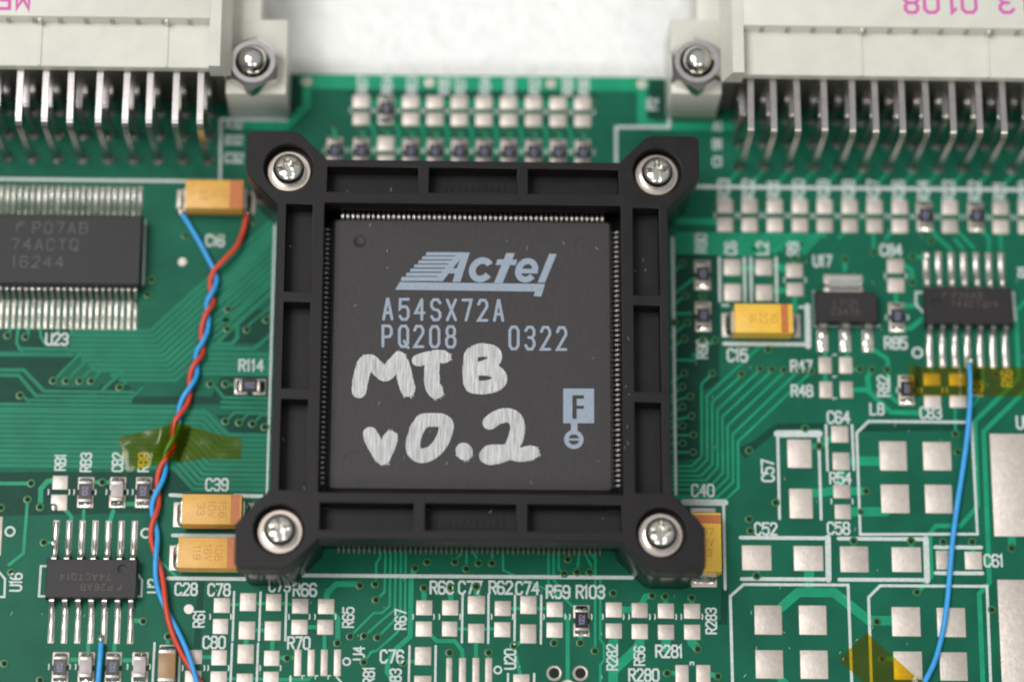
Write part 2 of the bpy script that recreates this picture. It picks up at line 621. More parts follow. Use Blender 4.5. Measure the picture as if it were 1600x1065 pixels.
bm = bmesh.new()
N = 20
lathe(bm, [(.32, .0), (.31, .03), (.27, .045), (.20, .045), (.165, .012)], n=N)
viar = fin(bm, 'via', ['via_ring', 'hole'], smooth=40)
bm = bmesh.new()
bm.from_mesh(viar)
f0 = bm.faces.new([bm.verts.new((.17 * math.cos(2 * PI * k / 16), .17 * math.sin(2 * PI * k / 16), .0135)) for k in range(16)])
f0.material_index = 1  # closed black disc, the via hole's inner shade painted on
bm.to_mesh(viar)
bm.free()
bm = bmesh.new()
lathe(bm, [(.52, .0), (.50, .05), (.40, .08), (.22, .07), (.12, .03)], n=24)
topvia = fin(bm, 'plated_via', 'tin', smooth=40)
bm = bmesh.new()
lathe(bm, [(.78, 0), (.76, .10), (.66, .17), (.53, .13), (.48, .012)], n=32)
hole_ring = fin(bm, 'plated_hole', ['tin', 'hole'], smooth=40)
bm = bmesh.new()
bm.from_mesh(hole_ring)
f0 = bm.faces.new([bm.verts.new((.5 * math.cos(2 * PI * k / 24), .5 * math.sin(2 * PI * k / 24), .014)) for k in range(24)])
f0.material_index = 1  # closed black disc here too, painted dark like the depth of the bore
bm.to_mesh(hole_ring)
bm.free()


def via(u, v, s=1.0):
    p_ = P(u, v)
    return part('via', viar, board, (p_.x, p_.y, .05), scale=(1.38 * s, 1.38 * s, 1))


fine = bmesh.new()
busbm = bmesh.new()
silkbm_i = [0]
tz = [0]


def trace(pts, w, own=None, bm_=None):
    """copper under the green mask; w in pixels"""
    q = [P(u, v) for u, v in pts]
    k = PX(*pts[0])
    tz[0] = (tz[0] + 1) % 9
    z = .046 + tz[0] * .0008
    if own is None:
        own = w >= 6 and bm_ is None
    if own:
        bm = bmesh.new()
        ribbon(bm, [(a.x, a.y) for a in q], w * k, 0.0, z, cap=4)
        part('copper_trace', fin(bm, 'copper_trace', 'trace'), board)
    else:
        ribbon(bm_ or fine, [(a.x, a.y) for a in q], w * k, 0.0, z, cap=4)


def gap(pts, z=.004):
    bm = bmesh.new()
    bm.faces.new([bm.verts.new((P(u, v).x, P(u, v).y, z)) for u, v in pts])
    part('plane_opening', fin(bm, 'plane_opening', 'mask_gap', recalc=True), board)


def silk_line(pts, w, name='printed_outline'):
    q = [P(u, v) for u, v in pts]
    bm = bmesh.new()
    silkbm_i[0] = (silkbm_i[0] + 1) % 7
    z = .058 + silkbm_i[0] * .0012
    ribbon(bm, [(a.x, a.y) for a in q], w * PX(*pts[0]), z, z, cap=3)
    return part(name, fin(bm, name, 'silk', recalc=False), board)


def silk_text(s, u, v, h=22, rot=0, w=.5, sw=.165, gapw=.17):
    w = .5
    h = h * .87
    sw = .185
    k = PX(u, v)
    bm = bmesh.new()
    letters(bm, s, h * k, w=w, gap=gapw, sw=sw)
    p_ = P(u, v)
    return part('printed_text', fin(bm, 'printed_text', 'silk', recalc=False), board, (p_.x, p_.y, .068), (0, 0, math.radians(rot)))


tick_me = None


def ticks(v, *us):
    global tick_me
    if tick_me is None:
        bm = bmesh.new()
        ribbon(bm, [(0, -.24), (.04, -.1), (.04, .1), (0, .24)], .14, 0, 0, cap=3)
        tick_me = fin(bm, 'printed_mark', 'silk', recalc=False)
    for u in us:
        p_ = P(u, v)
        part('printed_mark', tick_me, board, (p_.x, p_.y, .060))


def silk_ring(u, v, r=7, w=3):
    k = PX(u, v)
    p_ = P(u, v)
    bm = bmesh.new()
    disc(bm, 0, 0, (r + w / 2) * k, 0, 24, (r - w / 2) * k)
    part('printed_ring', fin(bm, 'printed_ring', 'silk', recalc=False), board, (p_.x, p_.y, .062))


def silk_dot(u, v, r):
    p_ = P(u, v)
    bm = bmesh.new()
    lathe(bm, [(r, 0), (r * .92, .05), (0, .06)], n=24)
    part('test_point', fin(bm, 'test_point', 'tin', smooth=40), board, (p_.x, p_.y, .0))


# ---- plane openings (darker board without copper beneath)
gap([(0, 556), (118, 556), (62, 612), (70, 612), (150, 610), (205, 611), (212, 628), (290, 631), (345, 630), (345, 588), (300, 588), (272, 618), (0, 622)], .004) if False else None
gap([(-5, 558), (122, 558), (86, 590), (86, 604), (150, 606), (156, 612), (48, 630), (-5, 630)])
gap([(155, 602), (188, 592), (206, 606), (200, 620), (150, 616)], .005)
gap([(206, 619), (330, 619), (345, 588), (425, 588), (425, 620), (352, 632), (206, 632)], .006)
gap([(338, 648), (420, 648), (420, 676), (360, 676)], .005)
gap([(335, 470), (370, 470), (428, 492), (428, 536), (335, 536)], .005)
gap([(-5, 515), (112, 515), (112, 541), (-5, 548)], .005)
gap([(-5, 737), (420, 737), (260, 775), (250, 800), (-5, 806)], .004)
gap([(1052, 395), (1124, 395), (1124, 600), (1098, 610), (1092, 715), (1052, 720)], .004)
gap([(310, 908), (320, 908), (313, 1012), (302, 1012)], .005)
gap([(1127, 918), (1138, 918), (1136, 975), (1118, 975), (1118, 968), (1126, 968)], .005)
gap([(1150, 700), (1175, 690), (1212, 662), (1290, 660), (1290, 668), (1216, 672), (1182, 700), (1164, 716)], .005)
gap([(1340, 664), (1516, 664), (1517, 672), (1342, 674)], .005)
gap([(450, 120), (472, 122), (470, 160), (447, 190)], .005)
gap([(1016, 126), (1052, 128), (1052, 186), (1012, 186)], .005)
gap([(540, 143), (935, 147), (935, 152), (540, 148)], .005)

# ---- left bus of thin traces
dx_row = .010


def rowy(y, x, x0):
    return y + dx_row * (x - x0)


for i in range(11):                       # rows that turn up to the frame
    y = 517 + 7.7 * i
    xl = 118 if i == 0 else (112 if i < 4 else (112 + 9 * (i - 4) if i < 9 else 175 + 14 * (i - 9)))
    xt = 234 + .5 * (y - 514)
    xe = 440
    trace([(xl, rowy(y, xl, 234)), (xt, y), (xe, y - .91 * (xe - xt))], 6.5, bm_=busbm)
for i in range(4):                        # short rows at the far left
    y = 541 + 4.2 * i
trace([(-6, 553), (112, 554)], 6, own=False, bm_=busbm)
trace([(30, 545), (112, 546)], 6, own=False, bm_=busbm)
for k, (vx, vy) in enumerate(((83.4, 594.7), (103.6, 595), (124.7, 595), (142.7, 595))):
    via(vx, vy)
    trace([(vx + 4, vy - 3), (vx + 12, vy - 12), (vx + 12 + (vy - 12 - 552 - 7.7 * k), 552 + 7.7 * k)], 4.5, bm_=busbm)
trace([(-6, 578), (37, 578), (69, 611)], 6, own=False, bm_=busbm)
trace([(-6, 586), (29, 586), (57, 619)], 6, own=False, bm_=busbm)
via(31.5, 617.5)
trace([(33, 615), (45, 627)], 5, bm_=busbm)
trace([(160, 609), (192, 580)], 5, bm_=busbm)
via(187, 605)
trace([(192, 602), (203, 592)], 4, bm_=busbm)
trace([(205, 622), (222, 606)], 4, bm_=busbm)
for i in range(3):
    y = 611 + 7.0 * i
    trace([(68 - 11 * i, y), (208 - 2 * i, y + 1.6)], 5, bm_=busbm)
trace([(-6, 631), (285, 635)], 5, bm_=busbm)
trace([(-6, 638), (320, 642)], 5, bm_=busbm)
for i in range(12):                       # long rows stepping down under the wires
    y = 645 + 7.7 * i
    xs = 324 - 4.8 * i
    pts = [(-6, y - 3), (xs, y), (xs + 31, y + 34), (436, y + 35.5)]
    trace(pts, 6.5, bm_=busbm)
for i in range(7):                        # rows between wire and frame
    y = 538 + 7.6 * i
    pts = [(318 - 4 * i, y - .5), (436, y + .8)]
    if i == 0:
        pts = [(318, 537), (362, 537.5), (371, 527), (371, 508)]
    if i == 1:
        pts = [(318, 544), (397, 545), (428, 519)]
    trace(pts, 6.5, bm_=busbm)
trace([(329, 600), (335, 603), (350, 621), (436, 622)], 5, bm_=busbm)
trace([(346, 628), (436, 630)], 5, bm_=busbm)
trace([(346, 636), (436, 638)], 5, bm_=busbm)
for k, (vx, vy) in enumerate(((352.4, 658), (374, 660), (394.6, 662), (414, 667))):
    via(vx, vy)
    trace([(vx + 4, vy - 3), (vx + 14, vy - 14), (436, vy - 14 + k)], 4, bm_=busbm)
for u, v in ((356.6, 483.5), (355, 513.8), (386, 515), (416.5, 499.7), (329, 600), (352.4, 600)):
    via(u, v)
trace([(387, 512), (392, 504), (436, 470)], 4, bm_=busbm)
trace([(417, 496), (436, 482)], 4, bm_=busbm)
trace([(353, 600), (366, 601)], 5, bm_=busbm)
for i in range(5):                        # more diagonals right of the wire
    trace([(330, 480 - 9 * i), (430, 384 - 9 * i)], 4.5, bm_=busbm)
trace([(340, 501), (362, 499), (436, 430)], 4.5, bm_=busbm)
trace([(362, 508), (436, 440)], 4.5, bm_=busbm)

# ---- left edge and lower left
trace([(-6, 755), (46, 755)], 6, own=False)
for u, v in ((48.8, 754.8), (43.3, 780), (62.8, 791.8), (69, 847), (1.5, 793), (160, 753), (18, 894), (224, 970), (7, 1036), (63, 1062), (225, 970.4), (263, 993.8), (237, 437), (231, 460), (341, 367), (290, 368), (12, 524), (40, 526), (397, 345)):
    if (u, v) != (225, 970.4):
        via(u, v)
trace([(43, 783), (36.8, 864), (14, 882)], 5)
trace([(84, 750), (74, 752), (64, 763.5), (63, 788)], 8)
trace([(100, 795), (106, 800), (112, 808), (111, 814)], 6)
trace([(131, 797), (130.5, 814)], 5)
trace([(177, 798), (172, 814)], 7)
trace([(72, 847), (84, 847)], 6)
trace([(192, 787), (216, 787)], 7)
trace([(143, 753), (176, 753)], 6)
trace([(204, 968), (222, 970)], 7)
trace([(138, 1005), (138, 1022)], 6)
trace([(179, 1005), (179, 1022)], 6)
trace([(104, 1030), (126, 1030)], 7)
trace([(187, 1031), (210, 1031)], 7)
trace([(262, 996), (262, 1008)], 6)
trace([(20, 500), (14, 524)], 4)
trace([(44, 505), (44, 524)], 4)
trace([(29, 505), (26, 536), (34, 548)], 4)
trace([(62, 505), (64, 526), (70, 536)], 4)
trace([(90, 505), (91, 520)], 4)
trace([(110, 505), (112, 520)], 4)
trace([(240, 868), (276, 900)], 4)

# ---- top centre
trace([(479, 128), (1003, 132)], 24)
trace([(479, 128), (479, 166), (447, 197), (372, 195)], 13)
trace([(1003, 132), (1003, 190), (1025, 197), (1140, 198)], 14)
trace([(560, 160), (914, 163.5)], 7)
for u, v in ((479.4, 128), (671, 129), (861, 131), (1003, 132)):
    p_ = P(u, v)
    part('plated_via', topvia, board, (p_.x, p_.y, .045))
tops = [564.3, 603, 641.7, 679.5, 717.7, 756, 794.7, 833.4, 872, 910.3]
names_top = ['R4', 'R5', 'R6', None, 'R7', 'R8', 'R9', 'R10', None, 'R11']
for k, u in enumerate(tops):
    dy = .009 * (u - 564)
    if k != 1:
        pad(u - 13, 149 + dy, u + 13, 169 + dy)
        pad(u - 13, 175.5 + dy, u + 13, 195.5 + dy)
    ticks(172.5 + dy, u - 17, u + 17)
    trace([(u + 2, 194 + dy), (u + 3, 212 + dy)], 5)
    via(u, 201 + dy, .8)
    if k < 9:
        trace([(u + 15, 194 + dy), (u + 20, 204 + dy), (u + 20, 228 + dy), (u + 17, 240 + dy)], 5)
    ticks(235 + dy, u - 17, u + 17)
    silk_text(['R87', 'R64', 'R63', 'R95', 'R97', 'R94', 'R86', 'R92', 'R88', 'R96'][k], u + (2 if k not in (3, 8) else 15), 133 + dy, 17, 90, w=.58, sw=.16)
for u in (523,):
    trace([(u, 200), (u, 214)], 6)
    via(u, 198, .8)
    ticks(235, u - 17, u + 17)
via(930, 162, .8)
silk_line([(345, 187), (447, 188), (449, 120)], 5)
silk_line([(345, 186), (344, 281)], 4)
silk_line([(-6, 280), (344, 284)], 5)
silk_line([(962.6, 254), (962.6, 199), (1045, 199), (1046, 130)], 5)
silk_text('A32', 366, 194, 16, 0)
silk_text('B32', 366, 219, 16, 0)
silk_text('C32', 366, 247, 17, 0)
silk_text('A1', 1121, 198, 17)
silk_text('B1', 1121, 226, 17)
silk_text('C1', 1121, 253, 17)
silk_text('P2', 1019, 163, 17, 90)

# ---- right of the connector: pad row
cols_r = [1132.7, 1171, 1210.6, 1249.7, 1288.5, 1327.5, 1366.3, 1405.8, 1444.5, 1484, 1524.5, 1563.5, 1603]
labs_r = ['R33', 'R32', 'R31', 'R30', 'R29', 'R28', 'R27', 'R26', 'R24', 'R23', 'R22', 'R21', 'R20']
silk_line([(1088, 292), (1606, 297)], 6)
for k, u in enumerate(cols_r):
    dy = .0075 * (u - 1132)
    if k not in (8, 10):
        pad(u - 12.5, 311 + dy, u + 12.5, 333 + dy)
        pad(u - 12.5, 340 + dy, u + 12.5, 362 + dy)
    ticks(336.5 + dy, u - 16, u + 17)
    silk_text(labs_r[k], u - 2, 295.5 + dy, 19, 90, w=.58, sw=.16)
    trace([(u + 20, 268 + dy), (u + 8, 282 + dy), (u + 2, 312 + dy)], 4.5)
for u0, v0, u1, v1 in ((1170, 360, 1148, 384), (1205, 360, 1176, 392), (1243, 358, 1210, 395), (1283, 358, 1250, 392), (1290, 360, 1256, 396), (1322, 362, 1310, 372), (1395, 362, 1383, 374)):
    trace([(u0, v0), (u1, v1)], 4.5)
for k in range(5):
    trace([(1056, 366 + 7 * k), (1290 - 22 * k, 369 + 7 * k)], 5)
trace([(1056, 345), (1122, 347)], 10)
trace([(1365, 362), (1365, 393)], 5)
via(1365, 394)
trace([(1563, 364), (1564, 390)], 5)
trace([(1458, 362), (1466, 372), (1486, 390)], 5)
trace([(1497, 362), (1522, 388)], 5)
trace([(1536, 362), (1545, 372), (1545, 390)], 5)
trace([(1492, 374), (1504, 388)], 5)
via(1455, 376)
silk_text('R90', 1095, 380, 18, 90, w=.58, sw=.16)
silk_text('R9C', 1097, 545, 18, 90, w=.58, sw=.16)
silk_text('C6', 1141.6, 388, 19, 90, w=.58, sw=.16)
silk_text('L2', 1191, 388, 19, 90, w=.58, sw=.16)
silk_text('R9', 1239, 389, 19, 90, w=.58, sw=.16)
pad(1130.7, 405, 1157.4, 430.6)
pad(1131, 444, 1158, 470)
pad(1180, 405, 1206.7, 430.6)
pad(1181, 445, 1207, 470)
pad(1228, 412, 1254, 433.6)
pad(1229, 441.5, 1255, 463)
ticks(437.5, 1225, 1258)
for u in (1123.8, 1163, 1173, 1212.6):
    silk_line([(u, 403), (u + 1, 471)], 4)
trace([(1212, 415), (1230, 422)], 12)
trace([(1212, 455), (1231, 453)], 9)
trace([(1158, 420), (1180, 420)], 9)
trace([(1241, 462), (1242, 492)], 8)
via(1242, 404)
trace([(1241, 404), (1241, 414)], 8)
silk_text('U17', 1285, 408, 20)
via(1320.7, 405)
trace([(1320.5, 408), (1320, 422)], 7)
silk_line([(1271.5, 456), (1273, 509), (1374, 509)], 3.5)
silk_text('C84', 1392, 391, 20)
pad(1386, 405, 1412, 426.6)
pad(1387, 434.5, 1413, 457)
ticks(431, 1382.5, 1415.5)
trace([(1400, 456), (1400, 474)], 6)
trace([(1412, 414), (1424, 422), (1426, 440)], 7)
via(1425.5, 441)
via(1426, 401)
trace([(1427, 401), (1443, 402)], 6)
trace([(1413, 478), (1432, 477)], 8)
trace([(1412, 514), (1424, 512), (1446, 494)], 8)
ticks(496, 1384, 1418)
silk_text('R85', 1399.5, 536, 21)
silk_ring(1433.3, 551, 7.5, 3.4)
silk_line([(1447, 457), (1431, 457), (1431, 476), (1446, 492)], 3.6)
silk_line([(1583, 457), (1586, 500)], 4)
for u0, v0, u1, v1 in ((1279, 558, 1299.4, 583), (1311, 558, 1332, 583), (1280, 596, 1301, 621.5), (1312, 596, 1333, 621.5)):
    pad(u0, v0, u1, v1)
silk_text('R47', 1252, 572, 20)
silk_text('R48', 1253, 610.5, 20)
for v in (556, 590, 624):
    silk_line([(1302, v), (1302, v - 2), (1307, v - 2)], 2)
trace([(1289, 546), (1289, 560)], 6)
trace([(1323, 546), (1323, 560)], 6)
trace([(1364, 546), (1386, 560), (1388, 574)], 7)
trace([(1289, 582), (1290, 598)], 7)
for u, v in ((1343.5, 577), (1362.6, 577), (1386, 577), (1267, 580), (1247.4, 578.5)):
    via(u, v)
trace([(1330, 577), (1341, 577)], 6)
trace([(1333, 609), (1352, 609), (1358, 606), (1355, 590), (1361, 579)], 8)
trace([(1354, 608), (1392, 644), (1440, 645)], 8)
trace([(1386, 580), (1390, 616), (1400, 627), (1410, 627)], 7)
silk_text('R82', 1380.5, 603, 20, 90, w=.58, sw=.16)
silk_text('L8', 1370, 639, 20)
silk_text('C83', 1454, 645, 20)
for u0, u1 in ((1443, 1469), (1483, 1509)):
    pad(u0, 583, u1, 602.5)
    pad(u0 + 1, 617, u1 + 1, 636.5)
ticks(609.5, 1401, 1433, 1439, 1472, 1479, 1512)
trace([(1455, 572), (1456, 584)], 5)
trace([(1492, 637), (1493, 675)], 4)
silk_text('R81', 1527, 606, 18, 90, w=.58, sw=.16)
silk_text('R16', 1573, 591, 18, 90, w=.58, sw=.16)
via(1556, 585)
trace([(1534, 572), (1537, 604), (1517, 640), (1510, 655)], 5)
trace([(1553, 572), (1556, 585)], 5)
trace([(1587, 480), (1592, 590), (1560, 622), (1523, 658), (1528, 790), (1501, 821), (1462, 821), (1453, 833), (1455, 900), (1436, 922)], 7)
trace([(1606, 606), (1537, 674), (1546, 910), (1530, 927), (1536, 1072)], 7.5)
trace([(1602, 470), (1587, 487)], 6)
silk_text('R1', 1600, 425, 20, 90)
silk_text('U5', 1600, 660, 22)

# ---- right field: L8, C57, C64, R54, C52, C58, C61
silk_line([(1357, 658), (1518, 659.5), (1527, 834), (1344, 834.5), (1338.4, 676), (1357, 658)], 4.2)
for u0, v0, u1, v1 in ((1374, 689.4, 1417, 734.7), (1442.4, 690, 1486, 735), (1376.6, 756.3, 1420.4, 801.6), (1445, 757, 1488, 801.6),
                       (1550, 677.5, 1628, 838), (1562, 905, 1640, 1085),
                       (1230.5, 686, 1267.7, 731), (1233, 763, 1270, 809.7),
                       (1298.6, 665, 1325.5, 691.5), (1300.7, 706.4, 1327.6, 734.3), (1301.7, 756.4, 1328.6, 778.7), (1303.8, 787.6, 1329.6, 810.7),
                       (1159.4, 851.5, 1205, 890.6), (1240.4, 852, 1286, 891.8), (1312.4, 853, 1357, 893.6), (1393.6, 854.5, 1439, 893),
                       (1462.7, 860, 1489, 889), (1507.5, 861, 1534, 889.5),
                       (1178.5, 944.7, 1222, 991.4), (1248, 945, 1291.7, 991.4), (1180, 1014.4, 1224, 1060), (1250, 1015, 1294, 1060.4),
                       (1393.6, 947.7, 1437.8, 993.7), (1463.8, 949, 1508.7, 994.7), (1396, 1017, 1441, 1061.6), (1468.4, 1018, 1511.4, 1063)):
    pad(u0, v0, u1, v1)
trace([(1326, 720), (1378, 720)], 15)
trace([(1328, 767), (1352, 767)], 13)
trace([(1328, 799), (1384, 799)], 15)
via(1345, 799, .8)
trace([(1268, 697), (1282, 696), (1300, 684)], 9)
trace([(1268, 770), (1285, 769), (1304, 766)], 14)
trace([(1314, 733), (1315, 758)], 14)
for u, v in ((1170.6, 703.7), (1212, 785), (1170.6, 810.7), (1172.7, 829), (1258, 669), (1280, 697), (1353.4, 767), (1182.4, 899), (1333.8, 845), (1423.5, 845),
             (1473.7, 846), (1519, 846), (1581, 856), (1432.7, 924.7), (1550, 952), (1370, 970.7), (1378.7, 1029), (1493, 678), (1497, 706), (1581, 856.5)):
    via(u, v)
silk_line([(1279, 677), (1283, 811)], 4.5)
silk_line([(1215, 677), (1218, 810)], 4.5)
silk_line([(1214, 677.5), (1280, 677.5)], 11)
silk_text('C57', 1199.5, 735, 21, 90)
silk_text('C64', 1310, 652, 21)
silk_text('R54', 1313, 747, 20)
silk_text('C58', 1310, 825, 21)
silk_text('C52', 1196.4, 826, 21)
silk_line([(1290.4, 664), (1293, 735)], 4)
silk_line([(1331, 664), (1334, 734)], 4)
ticks(783, 1298.6, 1331.5)
silk_line([(1157, 839.5), (1293, 840.5)], 6)
silk_line([(1158.7, 904), (1293, 904.7)], 6)
silk_line([(1293.5, 839), (1294.5, 905.5)], 9)
silk_line([(1310, 841), (1444, 842)], 6)
silk_line([(1311, 905), (1444, 905.6)], 6)
silk_line([(1446.5, 841), (1448.5, 907)], 9)
silk_line([(1461, 854.5), (1533, 854.8)], 6)
silk_line([(1461.5, 894.8), (1535, 895.2)], 6)
silk_text('C61', 1552.5, 875.5, 21)
silk_line([(1144.6, 1072), (1141, 931), (1161.7, 912.5), (1325, 913.5), (1331, 1072)], 4.6)
silk_line([(1361.6, 1072), (1357, 932.7), (1375, 914.5), (1542, 915.5), (1548, 1072)], 4.6)
trace([(1221, 948), (1247, 925), (1303, 925), (1358, 969), (1396, 969)], 15)
trace([(1264, 890), (1264, 924)], 16)
trace([(1183, 889), (1183, 898)], 9)
trace([(1334, 844), (1334, 856)], 7)
trace([(1424, 844), (1424, 856)], 7)
trace([(1475, 846), (1475, 862)], 7)
trace([(1520, 847), (1520, 863)], 7)
trace([(1581, 836), (1581, 855)], 12)
trace([(1216, 1056), (1236, 1076)], 12)
trace([(1380, 1029), (1398, 1028)], 7)
trace([(1385, 800), (1392, 795)], 9)

# ---- right flank of the socket: vias and eight parallel traces
xs8 = [1096.3, 1104.8, 1112.9, 1121, 1129.2, 1137.3, 1145.2, 1153]
tops8 = [((1096, 600), (1113, 583)), ((1104.4, 618), (1192, 537)), ((1112.6, 628), (1158, 587)), ((1120.7, 640.5), (1187, 578)),
         ((1128.6, 651), (1206, 579)), ((1136.7, 665), (1225, 581)), ((1144.8, 678.5), (1247, 580)), ((1153, 690), (1267, 581))]
bots8 = [((1096.3, 712), (1081, 728)), ((1104.8, 718), (1087, 735.5)), ((1113, 725.5), (1095, 743)), ((1121.3, 730), (1103, 750)),
         ((1129.5, 738.6), (1112, 757)), ((1137.5, 746), (1118, 765)), ((1145.5, 752.7), (1122, 775)), ((1153.5, 762), (1134, 780))]
for k in range(8):
    trace([tops8[k][1], tops8[k][0], bots8[k][0], bots8[k][1], (1048, bots8[k][1][1] - .4)], 4.0)
for u, v in ((1070.6, 461.7), (1098, 463), (1054, 504), (1073.8, 504.4), (1069.7, 529.5), (1098.6, 530.7), (1117.3, 531.6), (1069, 583), (1113, 583), (1158.6, 584),
             (1187.4, 575.7), (1206, 576.7), (1225, 578), (1066, 604), (1078.5, 619), (1066, 635), (1080.4, 650), (1066.3, 665), (1083.6, 679.4), (1066.7, 692), (1083.2, 706), (1066, 412)):
    via(u, v, .92)
for (u, v), (a, b) in (((1069, 583), (1048, 598)), ((1066, 604), (1048, 620)), ((1078, 619), (1048, 628)), ((1066, 635), (1048, 648)), ((1080, 650), (1048, 658)), ((1066, 665), (1048, 667)),
                       ((1083, 679.4), (1048, 680)), ((1066, 692), (1048, 693)), ((1083, 706), (1048, 706.5)), ((1117, 531.6), (1082, 556)), ((1069, 529), (1048, 545)), ((1073, 505), (1048, 525)),
                       ((1070, 462), (1048, 480)), ((1083, 436), (1050, 462)), ((1066, 412), (1048, 430))):
    trace([(u, v), (a, b)], 4)
trace([(1055, 562), (1085, 563), (1100, 550)], 4)
trace([(1055, 490), (1080, 490)], 4)
silk_line([(1051, 372), (1056, 772)], 4.5)
silk_line([(431, 300), (417, 772)], 3.6)
silk_line([(470, 898.5), (988, 902)], 6)
silk_line([(1068, 784.5), (1133, 785)], 10)
silk_line([(1130.5, 785), (1133, 920)], 4.5)
silk_text('C40', 1098, 766, 21)
silk_line([(1129, 477), (1138, 477)], 4)
silk_line([(1131, 537), (1258, 538)], 6)
silk_line([(1261.5, 478), (1262.5, 541)], 9)
silk_text('C15', 1152, 555, 22)
silk_line([(1249, 480), (1263, 480)], 4)
via(1200, 546)

# ---- south of the socket
silk_line([(266, 773), (284, 774)], 6)
silk_line([(366, 774), (410, 775)], 6)
silk_line([(270, 836), (380, 837)], 6)
silk_line([(262, 903), (384, 904)], 6)
silk_text('C28', 291, 920, 21)
silk_text('C78', 342.5, 921, 21)
silk_text('C79', 437, 915, 20)
silk_text('C80', 334.7, 1003, 21)
silk_text('R61', 311, 966, 19, 90, w=.6)
silk_dot(295, 951, .5)
silk_dot(285, 409, .46)
silk_text('C39', 339, 757, 21)
silk_text('C16', 336, 376, 20)
silk_text('R114', 392.5, 571, 20, gapw=.22)
silk_text('U23', 89, 530, 21)
silk_text('U16', 25, 909, 20, 90)
silk_text('U2', 240, 915, 20, 90)
for u0, v0, u1, v1 in ((334, 933.5, 359.5, 957), (332, 966, 357, 990), (374.6, 925.5, 400.7, 954.7), (415, 927, 440, 954), (372.6, 969.5, 399, 999), (413.4, 970, 439, 1000),
                       (370.8, 1006, 397, 1036), (412, 1016, 437, 1039.5), (329.8, 1014.7, 355, 1039), (292, 1014.7, 316, 1037), (289, 1047, 314.7, 1071), (328.6, 1047.7, 354.7, 1072),
                       (369, 1051.7, 395.5, 1080), (410.8, 1048.5, 436, 1074),
                       (456.5, 934.7, 481.7, 958), (496.5, 935, 522.5, 959), (455, 967.4, 481, 991), (495.6, 967.4, 521, 991),
                       (459.6, 1014, 471, 1055.5), (480.5, 1014, 491.6, 1055.5), (501, 1014, 512, 1055.5), (521.7, 1014, 532.6, 1055.5),
                       (650, 937, 675.6, 961), (691, 937, 716, 961), (731, 930, 757.6, 959), (773, 938, 798, 962), (812.5, 930, 838.6, 959),
                       (649.5, 970, 674.7, 994), (690, 970, 715, 994), (731, 974, 757, 1003.7), (772, 971, 797.6, 995), (812.5, 974.7, 838, 1004.6),
                       (648, 1009.5, 674, 1039), (647, 1054.6, 674, 1082), (696.5, 1027, 707, 1075), (717, 1027, 728, 1075), (738, 1027, 749, 1075), (758, 1027, 769, 1075),
                       (801.6, 1052, 827.6, 1080),
                       (854, 940, 879.4, 963.4), (854, 972, 879, 995.6),
                       (946.3, 940.5, 971.7, 964), (986.8, 941, 1012, 965), (946.3, 973, 971.5, 997), (987, 974, 1012, 998),
                       (1027.8, 941.7, 1053, 966), (1068.6, 942.6, 1094, 966), (1028, 975, 1053, 999), (1069, 975, 1094, 999),
                       (1054.7, 1038, 1076.5, 1070), (1088, 1038, 1109.8, 1070), (-24, 806, 3, 868)):
    pad(u0, v0, u1, v1)
for a, b in (((366, 924), (363.4, 1000)), ((407.3, 925), (404.5, 1000)), ((362.8, 1005), (360, 1072)), ((403.3, 1005), (401, 1072)), ((241.7, 1004), (238, 1072)), ((281, 1010), (279, 1072)),
             ((447.8, 925), (445.7, 1000)), ((722.9, 928.6), (721.6, 1003)), ((763.4, 928), (762.8, 1004)), ((804.7, 929.5), (803.8, 1006)), ((640, 1008.6), (638.5, 1072)),
             ((680.8, 1008.6), (680, 1072)), ((845.7, 929.5), (845, 1005)), ((793.8, 1052), (793.5, 1072)), ((834.6, 1052), (834.4, 1072)), ((454, 1056), (453.5, 1072))):
    silk_line([a, b], 3.6)
ticks(963, 328, 360.5, 451, 483.4, 491.8, 524, 645, 677.7, 686, 718.5, 767.7, 800.7, 849.5, 883, 890, 924, 941.5, 974, 982.5, 1015, 1023, 1056, 1064, 1097)
ticks(1043, 285, 319, 325, 357, 406, 438)
ticks(1041, 76, 109, 118, 199, 234)
ticks(768.5, 75.5, 108, 115.5, 149, 166, 199, 207, 240)
silk_text('R66', 476.5, 921, 22)
silk_text('R65', 544.2, 964, 19, 90, w=.6)
silk_text('R67', 626, 967, 19, 90, w=.6)
silk_text('R70', 467, 1004, 21)
silk_text('U4', 560.7, 1020, 19, 90, w=.6)
silk_text('R81', 576.4, 1055, 19, 90, w=.6)
silk_text('C76', 612.5, 1025, 22)
silk_text('R83', 618, 1060, 19, 90, w=.6)
silk_text('R60', 690.4, 917.5, 22)
silk_text('C77', 734.7, 917.5, 22)
silk_text('R62', 782.5, 917.5, 22)
silk_text('C74', 824, 918.5, 22)
silk_text('U20', 797, 1029, 19, 90, w=.6)
silk_text('R59', 872, 924.3, 22)
silk_text('R103', 922.5, 924.3, 22)
silk_text('R282', 956.4, 1026, 18, 90, w=.6)
silk_text('R56', 999, 1024, 18, 90, w=.6)
silk_text('R280', 1006, 1054, 21)
silk_text('R281', 1045.5, 1017, 21)
silk_text('R283', 1111, 969.5, 18, 90, w=.6)
silk_ring(541.6, 1033, 5.5, 3)
silk_ring(777.8, 1046, 5.5, 3)
silk_ring(15.8, 830, 7, 3.6)
silk_ring(228, 832.6, 7, 3.6)
for u in (474, 494.7, 514.7):
    silk_line([(u - 2, 1060), (u - 2, 1055), (u + 2, 1055)], 2)
silk_line([(1078.5, 1038), (1078.5, 1034), (1083.5, 1034), (1083.5, 1038)], 2.2)
silk_line([(526, 1057), (534, 1066)], 3)
